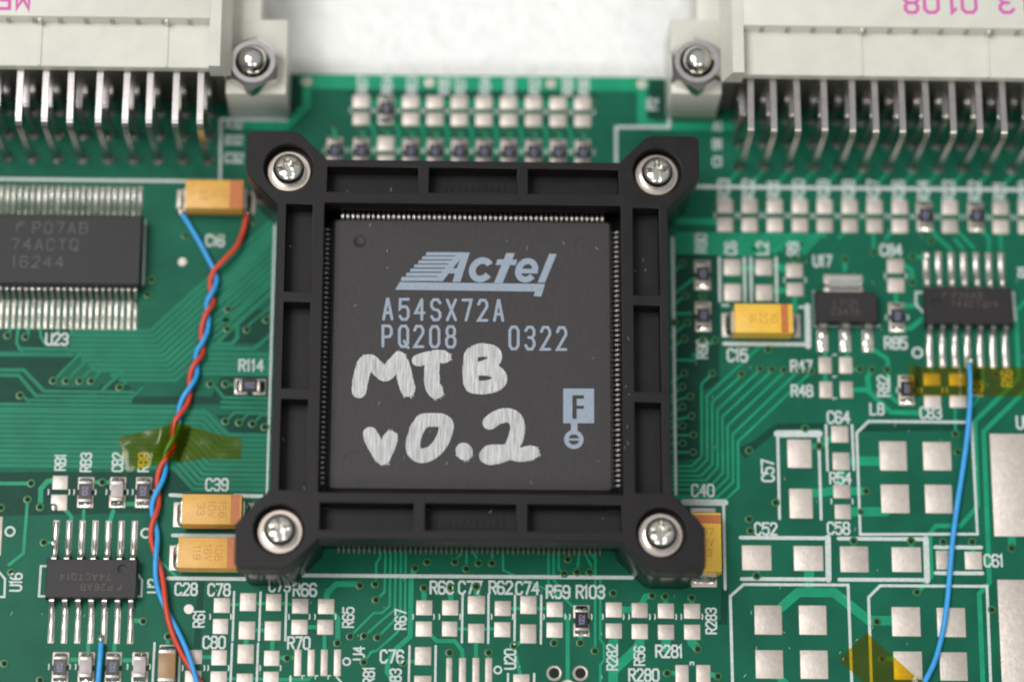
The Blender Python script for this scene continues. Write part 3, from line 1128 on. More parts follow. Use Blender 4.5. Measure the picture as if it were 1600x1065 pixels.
for u, v in ((562.5, 914), (586.5, 912), (587.7, 936.5), (547.4, 993.8), (569.4, 993), (590, 995.5), (568.6, 1033.8), (527.7, 1004), (449, 1027.7), (630, 1034.6),
             (648.7, 887), (662.6, 918), (704.6, 918), (744, 916), (702.5, 1019), (763.9, 1019), (803, 1008), (866, 1004), (907, 1004), (929.8, 1016.4), (958.5, 926),
             (881.7, 895.6), (901.7, 893), (921.7, 893), (1019, 930), (1039.6, 931), (1081, 933), (1090.4, 1013.4), (1042.6, 1051), (1122, 1056),
             (667.6, 877), (711, 877), (729, 888), (748, 879), (769, 879), (887.5, 873), (460, 912)):
    via(u, v)
for u, v in ((866, 1051), (907, 1051), (887, 1073)):
    p_ = P(u, v)
    part('plated_hole', hole_ring, board, (p_.x, p_.y, 0), scale=(1.0, 1.0, 1))
trace([(510, 937), (511, 927), (525, 912), (560, 912)], 9)
trace([(594.5, 862), (594, 870), (588, 880), (587.5, 912)], 4)
trace([(602.5, 862), (601, 924), (589, 936)], 4)
trace([(610.5, 862), (609, 946), (597, 957), (584, 957), (554, 987), (548, 993)], 4)
trace([(618.5, 862), (617, 952), (595.5, 969.5), (571, 992)], 4)
trace([(626.5, 862), (625.4, 957), (614.6, 970), (592, 993)], 4)
trace([(634, 862), (632.8, 966), (620, 988), (589, 1015.5), (580, 1018), (573, 1028), (569, 1033)], 4)
trace([(648.7, 887), (642.6, 900), (641, 994), (620, 1012), (606, 1033), (605, 1049), (613, 1060)], 8)
trace([(522, 958), (528, 966), (527.7, 1003)], 8)
trace([(507, 990), (507, 1016)], 6)
trace([(480, 979), (497, 979)], 6.5)
trace([(437, 1027), (462, 1027)], 7)
trace([(436, 1061), (482, 1061), (487, 1054)], 6)
trace([(358, 944), (376, 944)], 5)
trace([(399, 942), (416, 942)], 5)
trace([(398, 984), (415, 984)], 6)
trace([(385, 998), (384, 1008)], 8)
trace([(426, 999), (425, 1018)], 7)
trace([(315, 1026), (332, 1026)], 6)
trace([(354, 1060), (371, 1060)], 5)
trace([(395, 1060), (412, 1060)], 5)
trace([(440, 942), (458, 944)], 5)
trace([(662.6, 920), (662.6, 940)], 8)
trace([(704.6, 920), (704.4, 940)], 8)
trace([(744, 918), (744, 933)], 7)
trace([(672, 990), (682.5, 1000.8), (710.4, 1000.8), (722.5, 1016), (722.5, 1030)], 6.5)
trace([(743.7, 1002), (743.7, 1030)], 6.5)
trace([(714, 982), (732, 982)], 5)
trace([(756, 982), (773, 982)], 5)
trace([(797, 950), (814, 950)], 5)
trace([(838, 950), (856, 950)], 5)
trace([(815, 1002), (804, 1009)], 6)
trace([(803, 1012), (809, 1036), (813, 1054)], 6)
trace([(702.5, 1020), (702, 1030)], 7)
trace([(763.9, 1020), (763.8, 1030)], 7)
trace([(630, 1034), (650, 1032)], 6)
trace([(876, 958), (887, 966), (887, 1066)], 6.5)
trace([(866, 993), (866, 1003)], 7)
trace([(907, 992), (907, 1003)], 7)
trace([(930, 862), (930, 1014)], 4)
trace([(938, 900), (938, 998), (943.7, 1007), (943.7, 1031), (938, 1038), (938, 1072)], 4)
trace([(786, 866), (786, 890), (880, 932), (898, 950)], 3.5)
trace([(857, 862), (857, 930)], 4)
trace([(865, 862), (865, 905), (872, 914)], 4)
trace([(873, 862), (873, 888), (880, 895)], 4)
trace([(905, 862), (902, 892)], 4)
trace([(913, 862), (924, 884)], 4)
trace([(921, 862), (932, 876)], 4)
trace([(748, 878), (740, 862)], 4)
trace([(769, 878), (769, 862)], 4)
trace([(729, 887), (729, 862)], 4)
trace([(711, 876), (722, 862)], 4)
trace([(958.5, 996), (958, 1072)], 15)
trace([(999.5, 996), (999.5, 1008), (960, 1046)], 15)
trace([(970, 952), (988, 952)], 10)
trace([(1019, 930), (1009, 931), (1002, 944)], 9)
trace([(1040.8, 997), (1040.8, 1012)], 15)
trace([(1080, 997), (1081, 1003), (1090, 1013)], 14)
trace([(1040, 931), (1040, 944)], 8)
trace([(1081, 934), (1081, 944)], 8)
trace([(1042.6, 1051), (1058, 1051)], 7)
trace([(1108, 1052), (1122, 1056)], 8)
trace([(1140, 915), (1200, 930)], 3) if False else None

me = fin(fine, 'fine_traces', 'trace')
tag(part('fine_traces', me, board), kind='stuff')
me = fin(busbm, 'bus_traces', 'bus')
tag(part('bus_traces', me, board), kind='stuff')

# ------------------------------------------------------------------ socket frame
CX, CY = -4.1, -3.65
ZT = 10.4
socket = thing('chip_socket', 'black plastic chip socket frame screwed down at its four corners', 'socket', (CX, CY, 0))


def mirror4(q):
    """outline of one corner, given for +x +y from the x side round to the y side, carried round the square"""
    a = q
    b = [(-x, y) for x, y in q][::-1]
    c = [(-x, -y) for x, y in q]
    d = [(x, -y) for x, y in q][::-1]
    return a + b + c + d


def rnd(p, q, r, n=5):
    """arc from p to q bulging to the outer corner"""
    cx, cy = q[0], p[1]
    return [(cx + (p[0] - cx) * math.cos(t), cy + (q[1] - cy) * math.sin(t)) for t in [PI / 2 * k / n for k in range(n + 1)]]


outer = mirror4([(18.95, 14.2), (21.5, 16.8), (22.1, 17.6)] + rnd((22.1, 21.1), (21.5, 21.7), 1) + [(17.5, 21.7), (16.8, 21.4), (14.3, 18.85)])
skirt = mirror4([(17.65, 14.1), (18.6, 14.3), (21.2, 16.9), (21.75, 17.8)] + rnd((21.75, 20.4), (20.8, 21.35), 1) + [(17.6, 21.35), (16.9, 21.1), (14.4, 18.6), (14.2, 17.65)])
inner = mirror4([(14.4, 14.3), (14.3, 14.4)])
well = mirror4([(15.5, 15.4), (15.4, 15.5)])
pockets = []
for a, b in ((-14.2, -5.35), (-4.3, 4.3), (5.35, 14.2)):
    pockets += [[(a, 15.55), (b, 15.55), (b, 18.1), (a, 18.1)], [(a, -18.0), (b, -18.0), (b, -15.4), (a, -15.4)],
                [(15.55, a), (18.1, a), (18.1, b), (15.55, b)], [(-18.1, a), (-15.55, a), (-15.55, b), (-18.1, b)]]
SC = 18.0
bores = [circ(sx * SC, sy * SC, 2.42, 48) for sx in (-1, 1) for sy in (-1, 1)]
part('frame', plate('frame', [outer, inner] + pockets + bores, 8.1, ZT, 'frame_black', bev=.065), socket)
part('frame_floor', plate('frame_floor', [outer, well], 7.15, 8.12, 'frame_black', bev=.02), socket)
part('skirt', plate('skirt', [skirt, mirror4([(16.7, 16.6), (16.6, 16.7)])], .12, 7.2, 'socket_black', bev=.05), socket)
part('socket_base', plate('socket_base', [mirror4([(16.65, 16.5), (16.5, 16.65)])], .6, 4.9, 'socket_black', bev=.05), socket)
# moulded number plates inside the middle pockets (raised, unreadable at this size) and seat rings
for sy, yy in ((1, 16.85), (-1, -16.7)):
    bm = bmesh.new()
    box(bm, -3.2, 3.2, -.62, .62, 0, .10, bev=.03)
    for k in range(9):
        box(bm, -2.8 + k * .64, -2.5 + k * .64, -.34, .34, .1, .2, bev=.02)
    part('moulded_plate', fin(bm, 'moulded_plate', 'frame_black'), socket, (0, yy, 8.1))
# comb of contacts round the chip well
bm = bmesh.new()
for k in range(53):
    t = (k - 26) * .5
    for side in range(4):
        if side == 0:
            box(bm, t - .34, t - .16, 14.6, 15.46, 4.9, 8.0)
        elif side == 1:
            box(bm, t - .34, t - .16, -15.46, -14.6, 4.9, 8.0)
        elif side == 2:
            box(bm, 14.6, 15.46, t - .34, t - .16, 4.9, 6.9)
        else:
            box(bm, -15.46, -14.6, t - .34, t - .16, 4.9, 6.9)
tag(part('contact_comb', fin(bm, 'contact_comb', 'socket_black'), socket), kind='stuff')
bm = bmesh.new()
for k in range(52):
    t = (k - 25.5) * .5
    h = random.uniform(.10, .2)
    for sg in (-1, 1):
        box(bm, t - .1, t + .1, sg * 17.55, sg * (18.05 + random.uniform(-.05, .05)), .03, .03 + h, bev=.02) if sg > 0 else \
            box(bm, t - .1, t + .1, -(18.05 + random.uniform(-.05, .05)), -17.55, .03, .03 + h, bev=.02)
tag(part('socket_feet', fin(bm, 'socket_feet', 'gold'), socket), kind='stuff')

# screw: pan head with a cross recess, on a flat washer
bm = bmesh.new()
lathe(bm, [(0, 0), (1.40, 0), (1.50, .10), (1.54, .45), (1.52, .80), (1.44, 1.08), (1.28, 1.28), (1.0, 1.42), (.5, 1.49), (0, 1.50)], n=48)
head0 = fin(bm, 'screw', 'chrome')
cut = bmesh.new()
for a in (0, PI / 2):
    c0 = bmesh.new()
    vs = []
    for (x, y, z) in ((-.50, -.17, .45), (.50, -.17, .45), (.50, .17, .45), (-.50, .17, .45), (-1.02, -.27, 1.6), (1.02, -.27, 1.6), (1.02, .27, 1.6), (-1.02, .27, 1.6)):
        vs.append(cut.verts.new((x * math.cos(a) - y * math.sin(a), x * math.sin(a) + y * math.cos(a), z + (.002 if a else 0))))
    for q in ((3, 2, 1, 0), (4, 5, 6, 7), (0, 1, 5, 4), (1, 2, 6, 5), (2, 3, 7, 6), (3, 0, 4, 7)):
        cut.faces.new([vs[i] for i in q])
    c0.free()
# two separate cutters, one per slot
cutA, cutB = bmesh.new(), bmesh.new()
for cb, a in ((cutA, 0), (cutB, PI / 2)):
    vs = []
    for (x, y, z) in ((-.66, -.20, .25), (.66, -.20, .25), (.66, .20, .25), (-.66, .20, .25), (-1.08, -.30, 1.7), (1.08, -.30, 1.7), (1.08, .30, 1.7), (-1.08, .30, 1.7)):
        vs.append(cb.verts.new((x * math.cos(a) - y * math.sin(a), x * math.sin(a) + y * math.cos(a), z)))
    for q in ((3, 2, 1, 0), (4, 5, 6, 7), (0, 1, 5, 4), (1, 2, 6, 5), (2, 3, 7, 6), (3, 0, 4, 7)):
        cb.faces.new([vs[i] for i in q])
cut.free()
cutC = bmesh.new()
lathe(cutC, [(0, .20), (.40, .24), (.66, 1.8), (0, 1.8)], n=24)
head = boolean(head0, [fin(cutA, 'c', 'chrome'), fin(cutB, 'c', 'chrome'), fin(cutC, 'c', 'chrome')])
head.materials.clear()
head.materials.append(MATS['chrome'])
for p in head.polygons:
    p.use_smooth = True
    p.material_index = 0
head.set_sharp_from_angle(angle=math.radians(32))
bm = bmesh.new()
lathe(bm, [(.6, .0), (2.05, .0), (2.14, .08), (2.14, .28), (2.05, .36), (1.2, .36), (.6, .36)], n=56)
washer_me = fin(bm, 'washer', 'washer', smooth=40)
bm = bmesh.new()
lathe(bm, [(1.55, .36), (1.62, .40), (1.62, .56), (1.5, .6), (1.0, .6)], n=48)
spring_me = fin(bm, 'lock_washer', 'nut', smooth=40)
bm = bmesh.new()
lathe(bm, [(2.40, 0), (2.40, .74), (0, .74)], n=48)
seat_me = fin(bm, 'bore_seat', 'frame_black', smooth=40)
for (sx, sy), a, lab in (((-1, 1), .35, 'screw beside the yellow capacitor with both wires soldered to it'), ((1, 1), .1, 'screw nearest the pad row on the far side'),
                         ((-1, -1), .2, 'screw beside the pair of stacked yellow capacitors'), ((1, -1), .12, 'screw beside the upright yellow capacitor')):
    part('bore_seat', seat_me, socket, (sx * SC, sy * SC, 8.12))
    sc = part('screw', head, socket, (sx * SC + random.uniform(-.06, .06), sy * SC + random.uniform(-.05, .05), 9.30), (0, 0, a))
    sc['label'] = lab
    part('washer', washer_me, sc, (0, 0, -.44))
    part('lock_washer', spring_me, sc, (0, 0, -.62))

# ------------------------------------------------------------------ the big chip
ZC = 8.0
chip = thing('logic_chip', 'large square black chip with white handwritten letters, seated in the socket', 'chip', (CX, CY, 0))
bm = bmesh.new()
pr = [(13.45, 5.2), (13.72, 7.1), (13.72, 7.4), (13.46, ZC - .06), (13.40, ZC)]
rings = []
for r, z in pr:
    c = .22
    rings.append([bm.verts.new(q + (z,)) for q in ((r, r - c), (r - c, r), (-r + c, r), (-r, r - c), (-r, -r + c), (-r + c, -r), (r - c, -r), (r, -r + c))])
for a, b in zip(rings, rings[1:]):
    for k in range(8):
        bm.faces.new((a[k], a[(k + 1) % 8], b[(k + 1) % 8], b[k]))
bm.faces.new(rings[-1])
bm.faces.new(rings[0][::-1])
body = fin(bm, 'body', 'chip_black')


def chip_pt(u, v):
    q = P(u, v, ZC)
    return q.x - CX, q.y - CY


cuts = []
x, y = chip_pt(562, 377)
cb = bmesh.new()
bmesh.ops.create_uvsphere(cb, u_segments=24, v_segments=16, radius=.95, matrix=Matrix.Translation((x, y, ZC + .70)))
cuts.append(fin(cb, 'c', 'chip_mark'))
for u, v in ((552, 721), (912, 724), (913, 385)):
    x, y = chip_pt(u, v)
    cb = bmesh.new()
    lathe(cb, [(0, ZC - .06), (.98, ZC - .06), (1.0, ZC + .3), (0, ZC + .3)], n=40, cx=x, cy=y)
    cuts.append(fin(cb, 'c', 'chip_mark'))
b2 = boolean(body, cuts)
b2.name = 'body'
part('body', b2, chip)
for side, nm in enumerate(('north', 'east', 'south', 'west')):
    bm = bmesh.new()
    for k in range(52):
        t = (k - 25.5) * .5
        w = .115
        prof = [(13.6, 6.92), (14.22, 7.24), (14.42, 7.22), (14.62, 7.02), (14.98, 6.0), (15.1, 5.3), (15.0, 5.2), (14.82, 5.9), (14.5, 6.9), (14.36, 7.06), (14.24, 7.08), (13.6, 6.76)]
        A = [bm.verts.new((t - w, p_[0], p_[1])) for p_ in prof]
        B = [bm.verts.new((t + w, p_[0], p_[1])) for p_ in prof]
        n = len(prof)
        bm.faces.new(A)
        bm.faces.new(B[::-1])
        for i in range(n):
            bm.faces.new((A[i], B[i], B[(i + 1) % n], A[(i + 1) % n]))
    o = part('lead_row', fin(bm, 'lead_row', 'lead'), chip, rot=(0, 0, -side * PI / 2))
    tag(o, kind='stuff')


def chip_poly(bm, pts, z, tf):
    bm.faces.new([bm.verts.new((*chip_pt(*tf(x, y)), z)) for x, y in pts])


def chip_ribbon(bm, pts, w, z, tf, cap=5):
    ribbon(bm, [chip_pt(*tf(x, y)) for x, y in pts], w, z, z, cap=cap)


tfL = lambda x, y: (580 + x / 4.706, 370 + y / 4.706)
mmL = PX(740, 450, ZC) / 4.706
Z0 = ZC + .008
bm = bmesh.new()
rows = [(113, 137, 408, 640), (143, 166, 378, 618), (173, 196, 350, 594), (203, 226, 320, 570), (234, 256, 290, 545), (264, 288, 262, 520), (294, 324, 225, 490)]
for a, b, x0, x1 in rows:
    chip_poly(bm, [(x0 - (b - a) * .3, b), (x1 - (b - a) * .5, b), (x1 + 2, a), (x0, a)], Z0, tfL)
chip_poly(bm, [(176, 388), (1205, 402), (1225, 345), (210, 332)], Z0 + .001, tfL)
chip_poly(bm, [(1195, 435), (1250, 438), (1278, 348), (1222, 344)], Z0 + .002, tfL)
chip_poly(bm, [(1224, 335), (1277, 337), (1364, 127), (1310, 124)], Z0 + .003, tfL)
chip_poly(bm, [(465, 325), (525, 326), (694, 114), (640, 113)], Z0 + .004, tfL)
chip_poly(bm, [(597, 330), (655, 331), (725, 115), (668, 114)], Z0 + .002, tfL)
chip_poly(bm, [(548, 268), (640, 270), (652, 232), (575, 230)], Z0 + .006, tfL)


def earc(cx, cy, rx, ry, a0, a1, n=26, sh=.16):
    out = []
    for k in range(n + 1):
        t = math.radians(a0 + (a1 - a0) * k / n)
        x, y = rx * math.cos(t), ry * math.sin(t)
        out.append((cx + x + sh * y, cy - y))
    return out


chip_ribbon(bm, earc(810, 242, 66, 68, 32, 328), 50 * mmL, Z0 + .003, tfL, cap=0)
chip_poly(bm, [(903, 338), (966, 340), (1056, 121), (994, 118)], Z0 + .004, tfL)
chip_poly(bm, [(914, 206), (1062, 208), (1074, 168), (928, 165)], Z0 + .006, tfL)
chip_ribbon(bm, earc(1143, 246, 62, 68, 0, 322), 46 * mmL, Z0 + .003, tfL, cap=0)
chip_poly(bm, [(1085, 268), (1224, 270), (1226, 236), (1090, 234)], Z0 + .007, tfL)
part('printed_logo', fin(bm, 'printed_logo', 'print_blue', recalc=False), chip)


def chip_text(s, xs, y0, y1, z=Z0, sw=.115):
    bm = bmesh.new()
    hh = y1 - y0
    for ch, xc in zip(s, xs):
        k = 0
        for pl in G[ch]:
            pts = [(xc + (px / 4 - .5) * 62, y1 - 9 - py / 6 * (hh - 18) + .012 * (xc - xs[0])) for px, py in pl]
            ribbon(bm, [chip_pt(*tfL(*q)) for q in pts], 21 * mmL, z + k * .002, z + k * .002, cap=4, rise=.0015)
            k += 1
    part('printed_text', fin(bm, 'printed_text', 'print_blue', recalc=False), chip)


chip_text('A54SX72A', (122, 242, 357, 475, 590, 705, 820, 937), 448, 614)
chip_text('PQ208', (117, 238, 350, 467, 585), 645, 813)
chip_text('0322', (1050, 1167, 1282, 1400), 653, 832)
tfF = lambda x, y: (740 + x / 3.55, 480 + y / 3.55)
bm = bmesh.new()
# square badge with a letter F left open, on a stem and a ring
for q in ([(497, 642), (548, 642), (548, 450), (497, 450)], [(548, 487), (668, 487), (668, 450), (548, 450)], [(612, 642), (668, 642), (668, 487), (612, 487)],
          [(572, 642), (612, 642), (612, 562), (572, 562)], [(572, 545), (612, 545), (612, 506), (572, 506)],
          [(540, 705), (576, 705), (576, 618), (540, 618)]):
    chip_poly(bm, q, Z0 if q[0][1] != 705 else Z0 + .001, tfF)
cx, cy = chip_pt(*tfF(556, 732))
kk = PX(900, 690, ZC) / 3.55
disc(bm, cx, cy, 54 * kk, Z0 + .002, 32, 30 * kk)
chip_poly(bm, [(526, 738), (586, 738), (586, 726), (526, 726)], Z0 + .003, tfF)
part('printed_emblem', fin(bm, 'printed_emblem', 'print_blue', recalc=False), chip)
# brush-marker handwriting
tfH = lambda x, y: (540 + x / 5, 530 + y / 5)
mmH = PX(700, 640, ZC) / 5
bm = bmesh.new()
strokes = [([(105, 405), (118, 310), (150, 185)], 118), ([(150, 180), (195, 172), (240, 215), (300, 268), (335, 262), (375, 200), (415, 148)], 112), ([(418, 148), (440, 210), (465, 310), (486, 395)], 118),
           ([(565, 165), (630, 143), (720, 133), (775, 140)], 100), ([(680, 180), (672, 290), (684, 370), (706, 410)], 122),
           ([(978, 130), (974, 240), (980, 350)], 118), ([(985, 110), (1060, 84), (1140, 92), (1172, 130), (1150, 180), (1090, 215), (1020, 232)], 108),
           ([(1020, 232), (1110, 230), (1180, 258), (1206, 305), (1180, 348), (1090, 376), (1000, 372), (982, 350)], 112),
           ([(192, 738), (235, 830), (292, 925)], 118), ([(294, 925), (325, 850), (352, 768)], 116),
           ([(600, 635), (552, 720), (528, 820), (545, 888), (600, 912), (680, 880), (750, 800), (784, 710), (782, 655), (730, 632), (660, 630), (612, 632)], 116),
           ([(922, 868), (930, 884)], 132),
           ([(1125, 652), (1180, 612), (1260, 594), (1325, 622), (1342, 690), (1326, 780), (1290, 862)], 118),
           ([(1290, 862), (1220, 876), (1130, 880), (1100, 908), (1130, 930), (1200, 912), (1290, 880)], 112), ([(1285, 880), (1370, 898), (1460, 884)], 112)]
for k, (pts, w) in enumerate(strokes):
    sp = smooth_path([(*chip_pt(*tfH(*q)), 0) for q in pts], 7)
    ribbon(bm, [(q.x, q.y) for q in sp], w * .95 * mmH, ZC + .012 + k * .006, ZC + .012 + k * .006, cap=8, rise=.005)
for k, (pts, w) in enumerate(strokes):
    sp = smooth_path([(*chip_pt(*tfH(*q)), 0) for q in pts], 7)
    n = len(sp)
    hw = w * .95 * mmH / 2
    for e in range(16):
        i0 = random.randint(0, max(0, n - 5))
        i1 = min(n - 1, i0 + random.randint(3, 10))
        off = random.choice((-1, 1)) * (hw + random.uniform(-.05, .055))
        q2 = []
        for i in range(i0, i1 + 1):
            d = (sp[min(i + 1, n - 1)] - sp[max(i - 1, 0)]).normalized()
            q2.append((sp[i].x - d.y * off, sp[i].y + d.x * off))
        z_ = ZC + .011 - e * .0002
        if len(q2) > 1:
            ribbon(bm, q2, random.uniform(.03, .09), z_, z_, cap=3)
    for e in range(9):                                   # dry tails past the end of each stroke
        d = (sp[-1] - sp[-2]).normalized()
        off = random.uniform(-.85, .85) * hw
        st = math.sqrt(max(0, hw * hw - off * off)) * .9
        a0 = Vector((sp[-1].x - d.y * off + d.x * st, sp[-1].y + d.x * off + d.y * st))
        a1 = a0 + Vector((d.x, d.y)) * random.uniform(.08, .3)
        z_ = ZC + .0105 - e * .0002
        ribbon(bm, [a0, a1], random.uniform(.03, .08), z_, z_, cap=3)
part('handwriting', fin(bm, 'handwriting', 'paint', recalc=False), chip)

# ------------------------------------------------------------------ edge connectors
NUT = [(2.9 * math.cos(PI / 2 + k * PI / 3), 2.9 * math.sin(PI / 2 + k * PI / 3)) for k in range(6)]
bm = bmesh.new()
rings = []
for r, z in ((2.9, 0), (2.9, 1.75), (2.45, 2.15)):
    if z < 2:
        rings.append([bm.verts.new((x_ * r / 2.9, y_ * r / 2.9, z)) for x_, y_ in circ(0, 0, 1, 1) or []] if False else None)
bm.free()
# hexagonal nut: hexagon cut by a cone so that the top shows a round chamfer
bm = bmesh.new()
prism(bm, NUT, 'z', 0, 2.2)
hexm = fin(bm, 'nut', 'nut')
cb = bmesh.new()
lathe(cb, [(2.12, 2.3), (3.3, 1.15), (3.7, 2.4), (2.12, 2.4), (2.12, 2.3)], n=48)
cb2 = bmesh.new()
lathe(cb2, [(0, 1.5), (1.4, 1.5), (1.78, 2.3), (0, 2.3)], n=40)
nut_me = boolean(hexm, [fin(cb, 'c', 'nut'), fin(cb2, 'c', 'nut')])
nut_me.materials.clear()
nut_me.materials.append(MATS['nut'])
for p in nut_me.polygons:
    p.material_index = 0
    p.use_smooth = True
nut_me.set_sharp_from_angle(angle=math.radians(24))
bm = bmesh.new()
lathe(bm, [(1.40, 1.4), (1.42, 2.45), (1.40, 2.75), (1.30, 3.05), (1.12, 3.32), (.85, 3.52), (.6, 3.62), (.3, 3.67), (0, 3.68)], n=40)
bolt_me = fin(bm, 'bolt_end', 'chrome', smooth=40)

YC = P(1150, 259, 0).y           # hole row C
PITCH = 2.54
ZP = (9.7, 7.2, 4.7)
YB = P(1300, 119, 10.9).y        # back of the housing where the pins come out


def pin_mesh(zr, yr):
    w, t = .31, .2
    bm = bmesh.new()
    ys = [YB + 1.0, yr + .75, yr + .5, yr + .28, yr + .1, yr, yr, yr]
    zs = [zr, zr, zr - .04, zr - .16, zr - .38, zr - .75, 1.2, -.6]
    secs = []
    for i in range(len(ys)):
        if i == 0:
            d = Vector((0, -1, 0))
        elif i == len(ys) - 1:
            d = Vector((0, 0, -1))
        else:
            d = Vector((0, ys[i + 1] - ys[i - 1], zs[i + 1] - zs[i - 1])).normalized()
        n = Vector((0, d.z, -d.y)) * -1
        if n.z < 0 and i < 2:
            n = -n
        c = Vector((0, ys[i], zs[i]))
        nn = Vector((0, -d.z, d.y))
        secs.append([bm.verts.new(c + nn * t + Vector((s * w, 0, 0))) for s in (-1, 1)] + [bm.verts.new(c - nn * t + Vector((s * w, 0, 0))) for s in (1, -1)])
    for a, b in zip(secs, secs[1:]):
        for k in range(4):
            bm.faces.new((a[k], a[(k + 1) % 4], b[(k + 1) % 4], b[k]))
    bm.faces.new(secs[0][::-1])
    bm.faces.new(secs[-1])
    return fin(bm, 'pin', 'pin', smooth=40)


rowY = [YC, YC + PITCH, YC + 2 * PITCH]
pinm = [pin_mesh(z, y) for z, y in zip(ZP, rowY)]
bm = bmesh.new()
lathe(bm, [(.62, 0), (.58, .07), (.42, .18), (.27, .42), (.24, .5)], n=20)
joint_me = fin(bm, 'solder_joint', 'pin', smooth=50)


def connector(sgn, label, uflo, ufhi, u_nut, v_nut, first, cols, xfar, rec_u, ribs_u):
    """sgn=+1: body to the right of its flange"""
    t = thing('edge_connector', label, 'connector', (0, 0, 0), group='cream edge connectors')
    ZF, ZR, ZH = 7.0, 11.0, 12.6
    xa, xb = P(uflo, 150, ZF).x, P(ufhi, 150, ZF).x       # outer and inner ends of the flange
    yfs = P(u_nut, 147, ZF).y
    yfn = P(u_nut, 30, ZF).y
    xr = P(rec_u, 100, ZR).x                               # where the recessed band begins
    ybk = YB
    yrec = P(1300, 51, ZR).y
    ynorth = yrec + 22
    lo, hi = min(xr, xfar), max(xr, xfar)
    bm = bmesh.new()
    box(bm, lo, hi, yrec, ynorth, .6, ZH, bev=.12, seg=2)
    hs = part('housing', fin(bm, 'housing', 'cream', smooth=40), t)
    bm = bmesh.new()
    box(bm, lo, hi, ybk, yrec + .05, 9.9, ZR, bev=.08, seg=1)
    part('rear_ledge', fin(bm, 'rear_ledge', 'cream'), t)
    bm = bmesh.new()
    box(bm, lo + .05, hi - .05, ybk + .5, yrec + .05, .4, 9.92)
    part('contact_block', fin(bm, 'contact_block', 'contact_block'), t)
    # end cheek closing the recess, then the flange with the fixing nut
    c0, c1 = sorted((P(ufhi + 8 * sgn, 100, ZH).x, xr))
    bm = bmesh.new()
    xi, xo = (c1, P(ufhi - 2, 100, ZF).x) if sgn > 0 else (c0, P(ufhi + 2, 100, ZF).x)
    xm = xi - sgn * 1.1
    xe = xi - sgn * 2.0
    prf = [(xi + .01 * sgn, 9.9), (xi + .01 * sgn, ZH - .02), (xm, ZH - .05), (xe, 9.9)]
    prism(bm, prf, 'y', ybk - .4, ynorth - .05)
    prf = [(xi + .005 * sgn, 6.6), (xi + .005 * sgn, 9.95), (xe, 9.92), (xo, ZF - .05), (xo, 6.6)]
    prism(bm, prf, 'y', ybk + .6, ynorth - .05)
    part('end_cheek', fin(bm, 'end_cheek', 'cream', smooth=40), t)
    bm = bmesh.new()
    box(bm, c0 + .1, c1 + (-.1 if sgn > 0 else 0), ybk + .45, ynorth - .1, .4, 9.92)
    part('contact_block', fin(bm, 'contact_block', 'contact_block'), t)
    f0, f1 = sorted((xa, xb))
    bm = bmesh.new()
    box(bm, f0, f1, yfs, yfn, .05, ZF, bev=.15, seg=2)
    part('flange', fin(bm, 'flange', 'cream', smooth=40), t)
    bm = bmesh.new()
    box(bm, *((f0 + 2.7, c1) if sgn > 0 else (c0, f1 - 2.7)), yfn - 1.0, ynorth - .05, .6, ZF - .02, bev=.12, seg=2)
    part('nose', fin(bm, 'nose', 'cream', smooth=40), t)
    for u in ribs_u:
        x = P(u, 85, ZR).x
        bm = bmesh.new()
        box(bm, x - .16, x + .16, ybk + .02, yrec + .02, ZR - .1, ZR + .14, bev=.04)
        box(bm, x - .16, x + .16, yrec - .35, yrec + .02, ZR - .1, ZH - .3, bev=.04)
        part('rib', fin(bm, 'rib', 'cream'), t)
    bm = bmesh.new()
    for k in range(cols + 1):
        x = first + sgn * PITCH * (k + .5)
        box(bm, x - .22, x + .22, yrec - .10, yrec + .03, ZR + .02, ZH - .35)
    tag(part('notch_shade_row', fin(bm, 'notch_shade_row', 'cream_shaded'), t), kind='stuff')  # raised blocks; the notches' shade is put into their darker cream
    pn = P(u_nut, v_nut, ZF + 2.0)
    part('nut', nut_me, t, (pn.x, pn.y, ZF - .02), (0, 0, .05 * sgn))
    part('bolt_end', bolt_me, t, (pn.x, pn.y, ZF - .02))
    bm = bmesh.new()
    lathe(bm, [(1.0, -.02), (3.1, -.02), (3.2, .06), (3.1, .12), (1.0, .12)], n=40)
    for k in range(cols):
        x = first + sgn * PITCH * k
        for r in range(3):
            dx = random.uniform(-.05, .05) - sgn * (0, .17, .34)[r]
            part('pin', pinm[r], t, (x + dx, random.uniform(-.06, .06), random.uniform(-.05, .05)), (0, 0, random.uniform(-.012, .012)))
            part('solder_joint', joint_me, t, (x, rowY[r], .02), (0, 0, random.uniform(0, 6)), (1, 1, random.uniform(.8, 1.2)))
    bm.free()
    return t, ZH


cr, ZH = connector(1, 'cream edge connector whose pink print shows the digits 0108', 1049, 1128, 1089, 97, P(1153.7, 225, 0).x, 13, 62, 1160, (1345, 1543))
cl, ZH = connector(-1, 'cream edge connector with pink ME print, above the wide chip', 447, 352, 395, 97, P(327, 216, 0).x, 12, -66, 328, (62, 260))


def pink(s, us, v, hpx, par):
    for ch, u in zip(s, us):
        bm = bmesh.new()
        kk = PX(u, v, ZH)
        c = P(u, v, ZH)
        j = 0
        for pl in G[ch]:
            pts = [(c.x - (px / 4 - .5) * hpx * .62 * kk, c.y - (py / 6 - .5) * hpx * kk) for px, py in pl]
            ribbon(bm, pts, 5.6 * kk, ZH + .008 + j * .002, ZH + .008 + j * .002, cap=4, rise=.001)
            j += 1
        part('printed_character', fin(bm, 'printed_character', 'pink', recalc=False), par)


pink('8010', (1424, 1455, 1487, 1514), 4, 34, cr)
pink('31', (1573, 1602), 4, 34, cr)
pink('ME', (36, 6), 0, 30, cl)

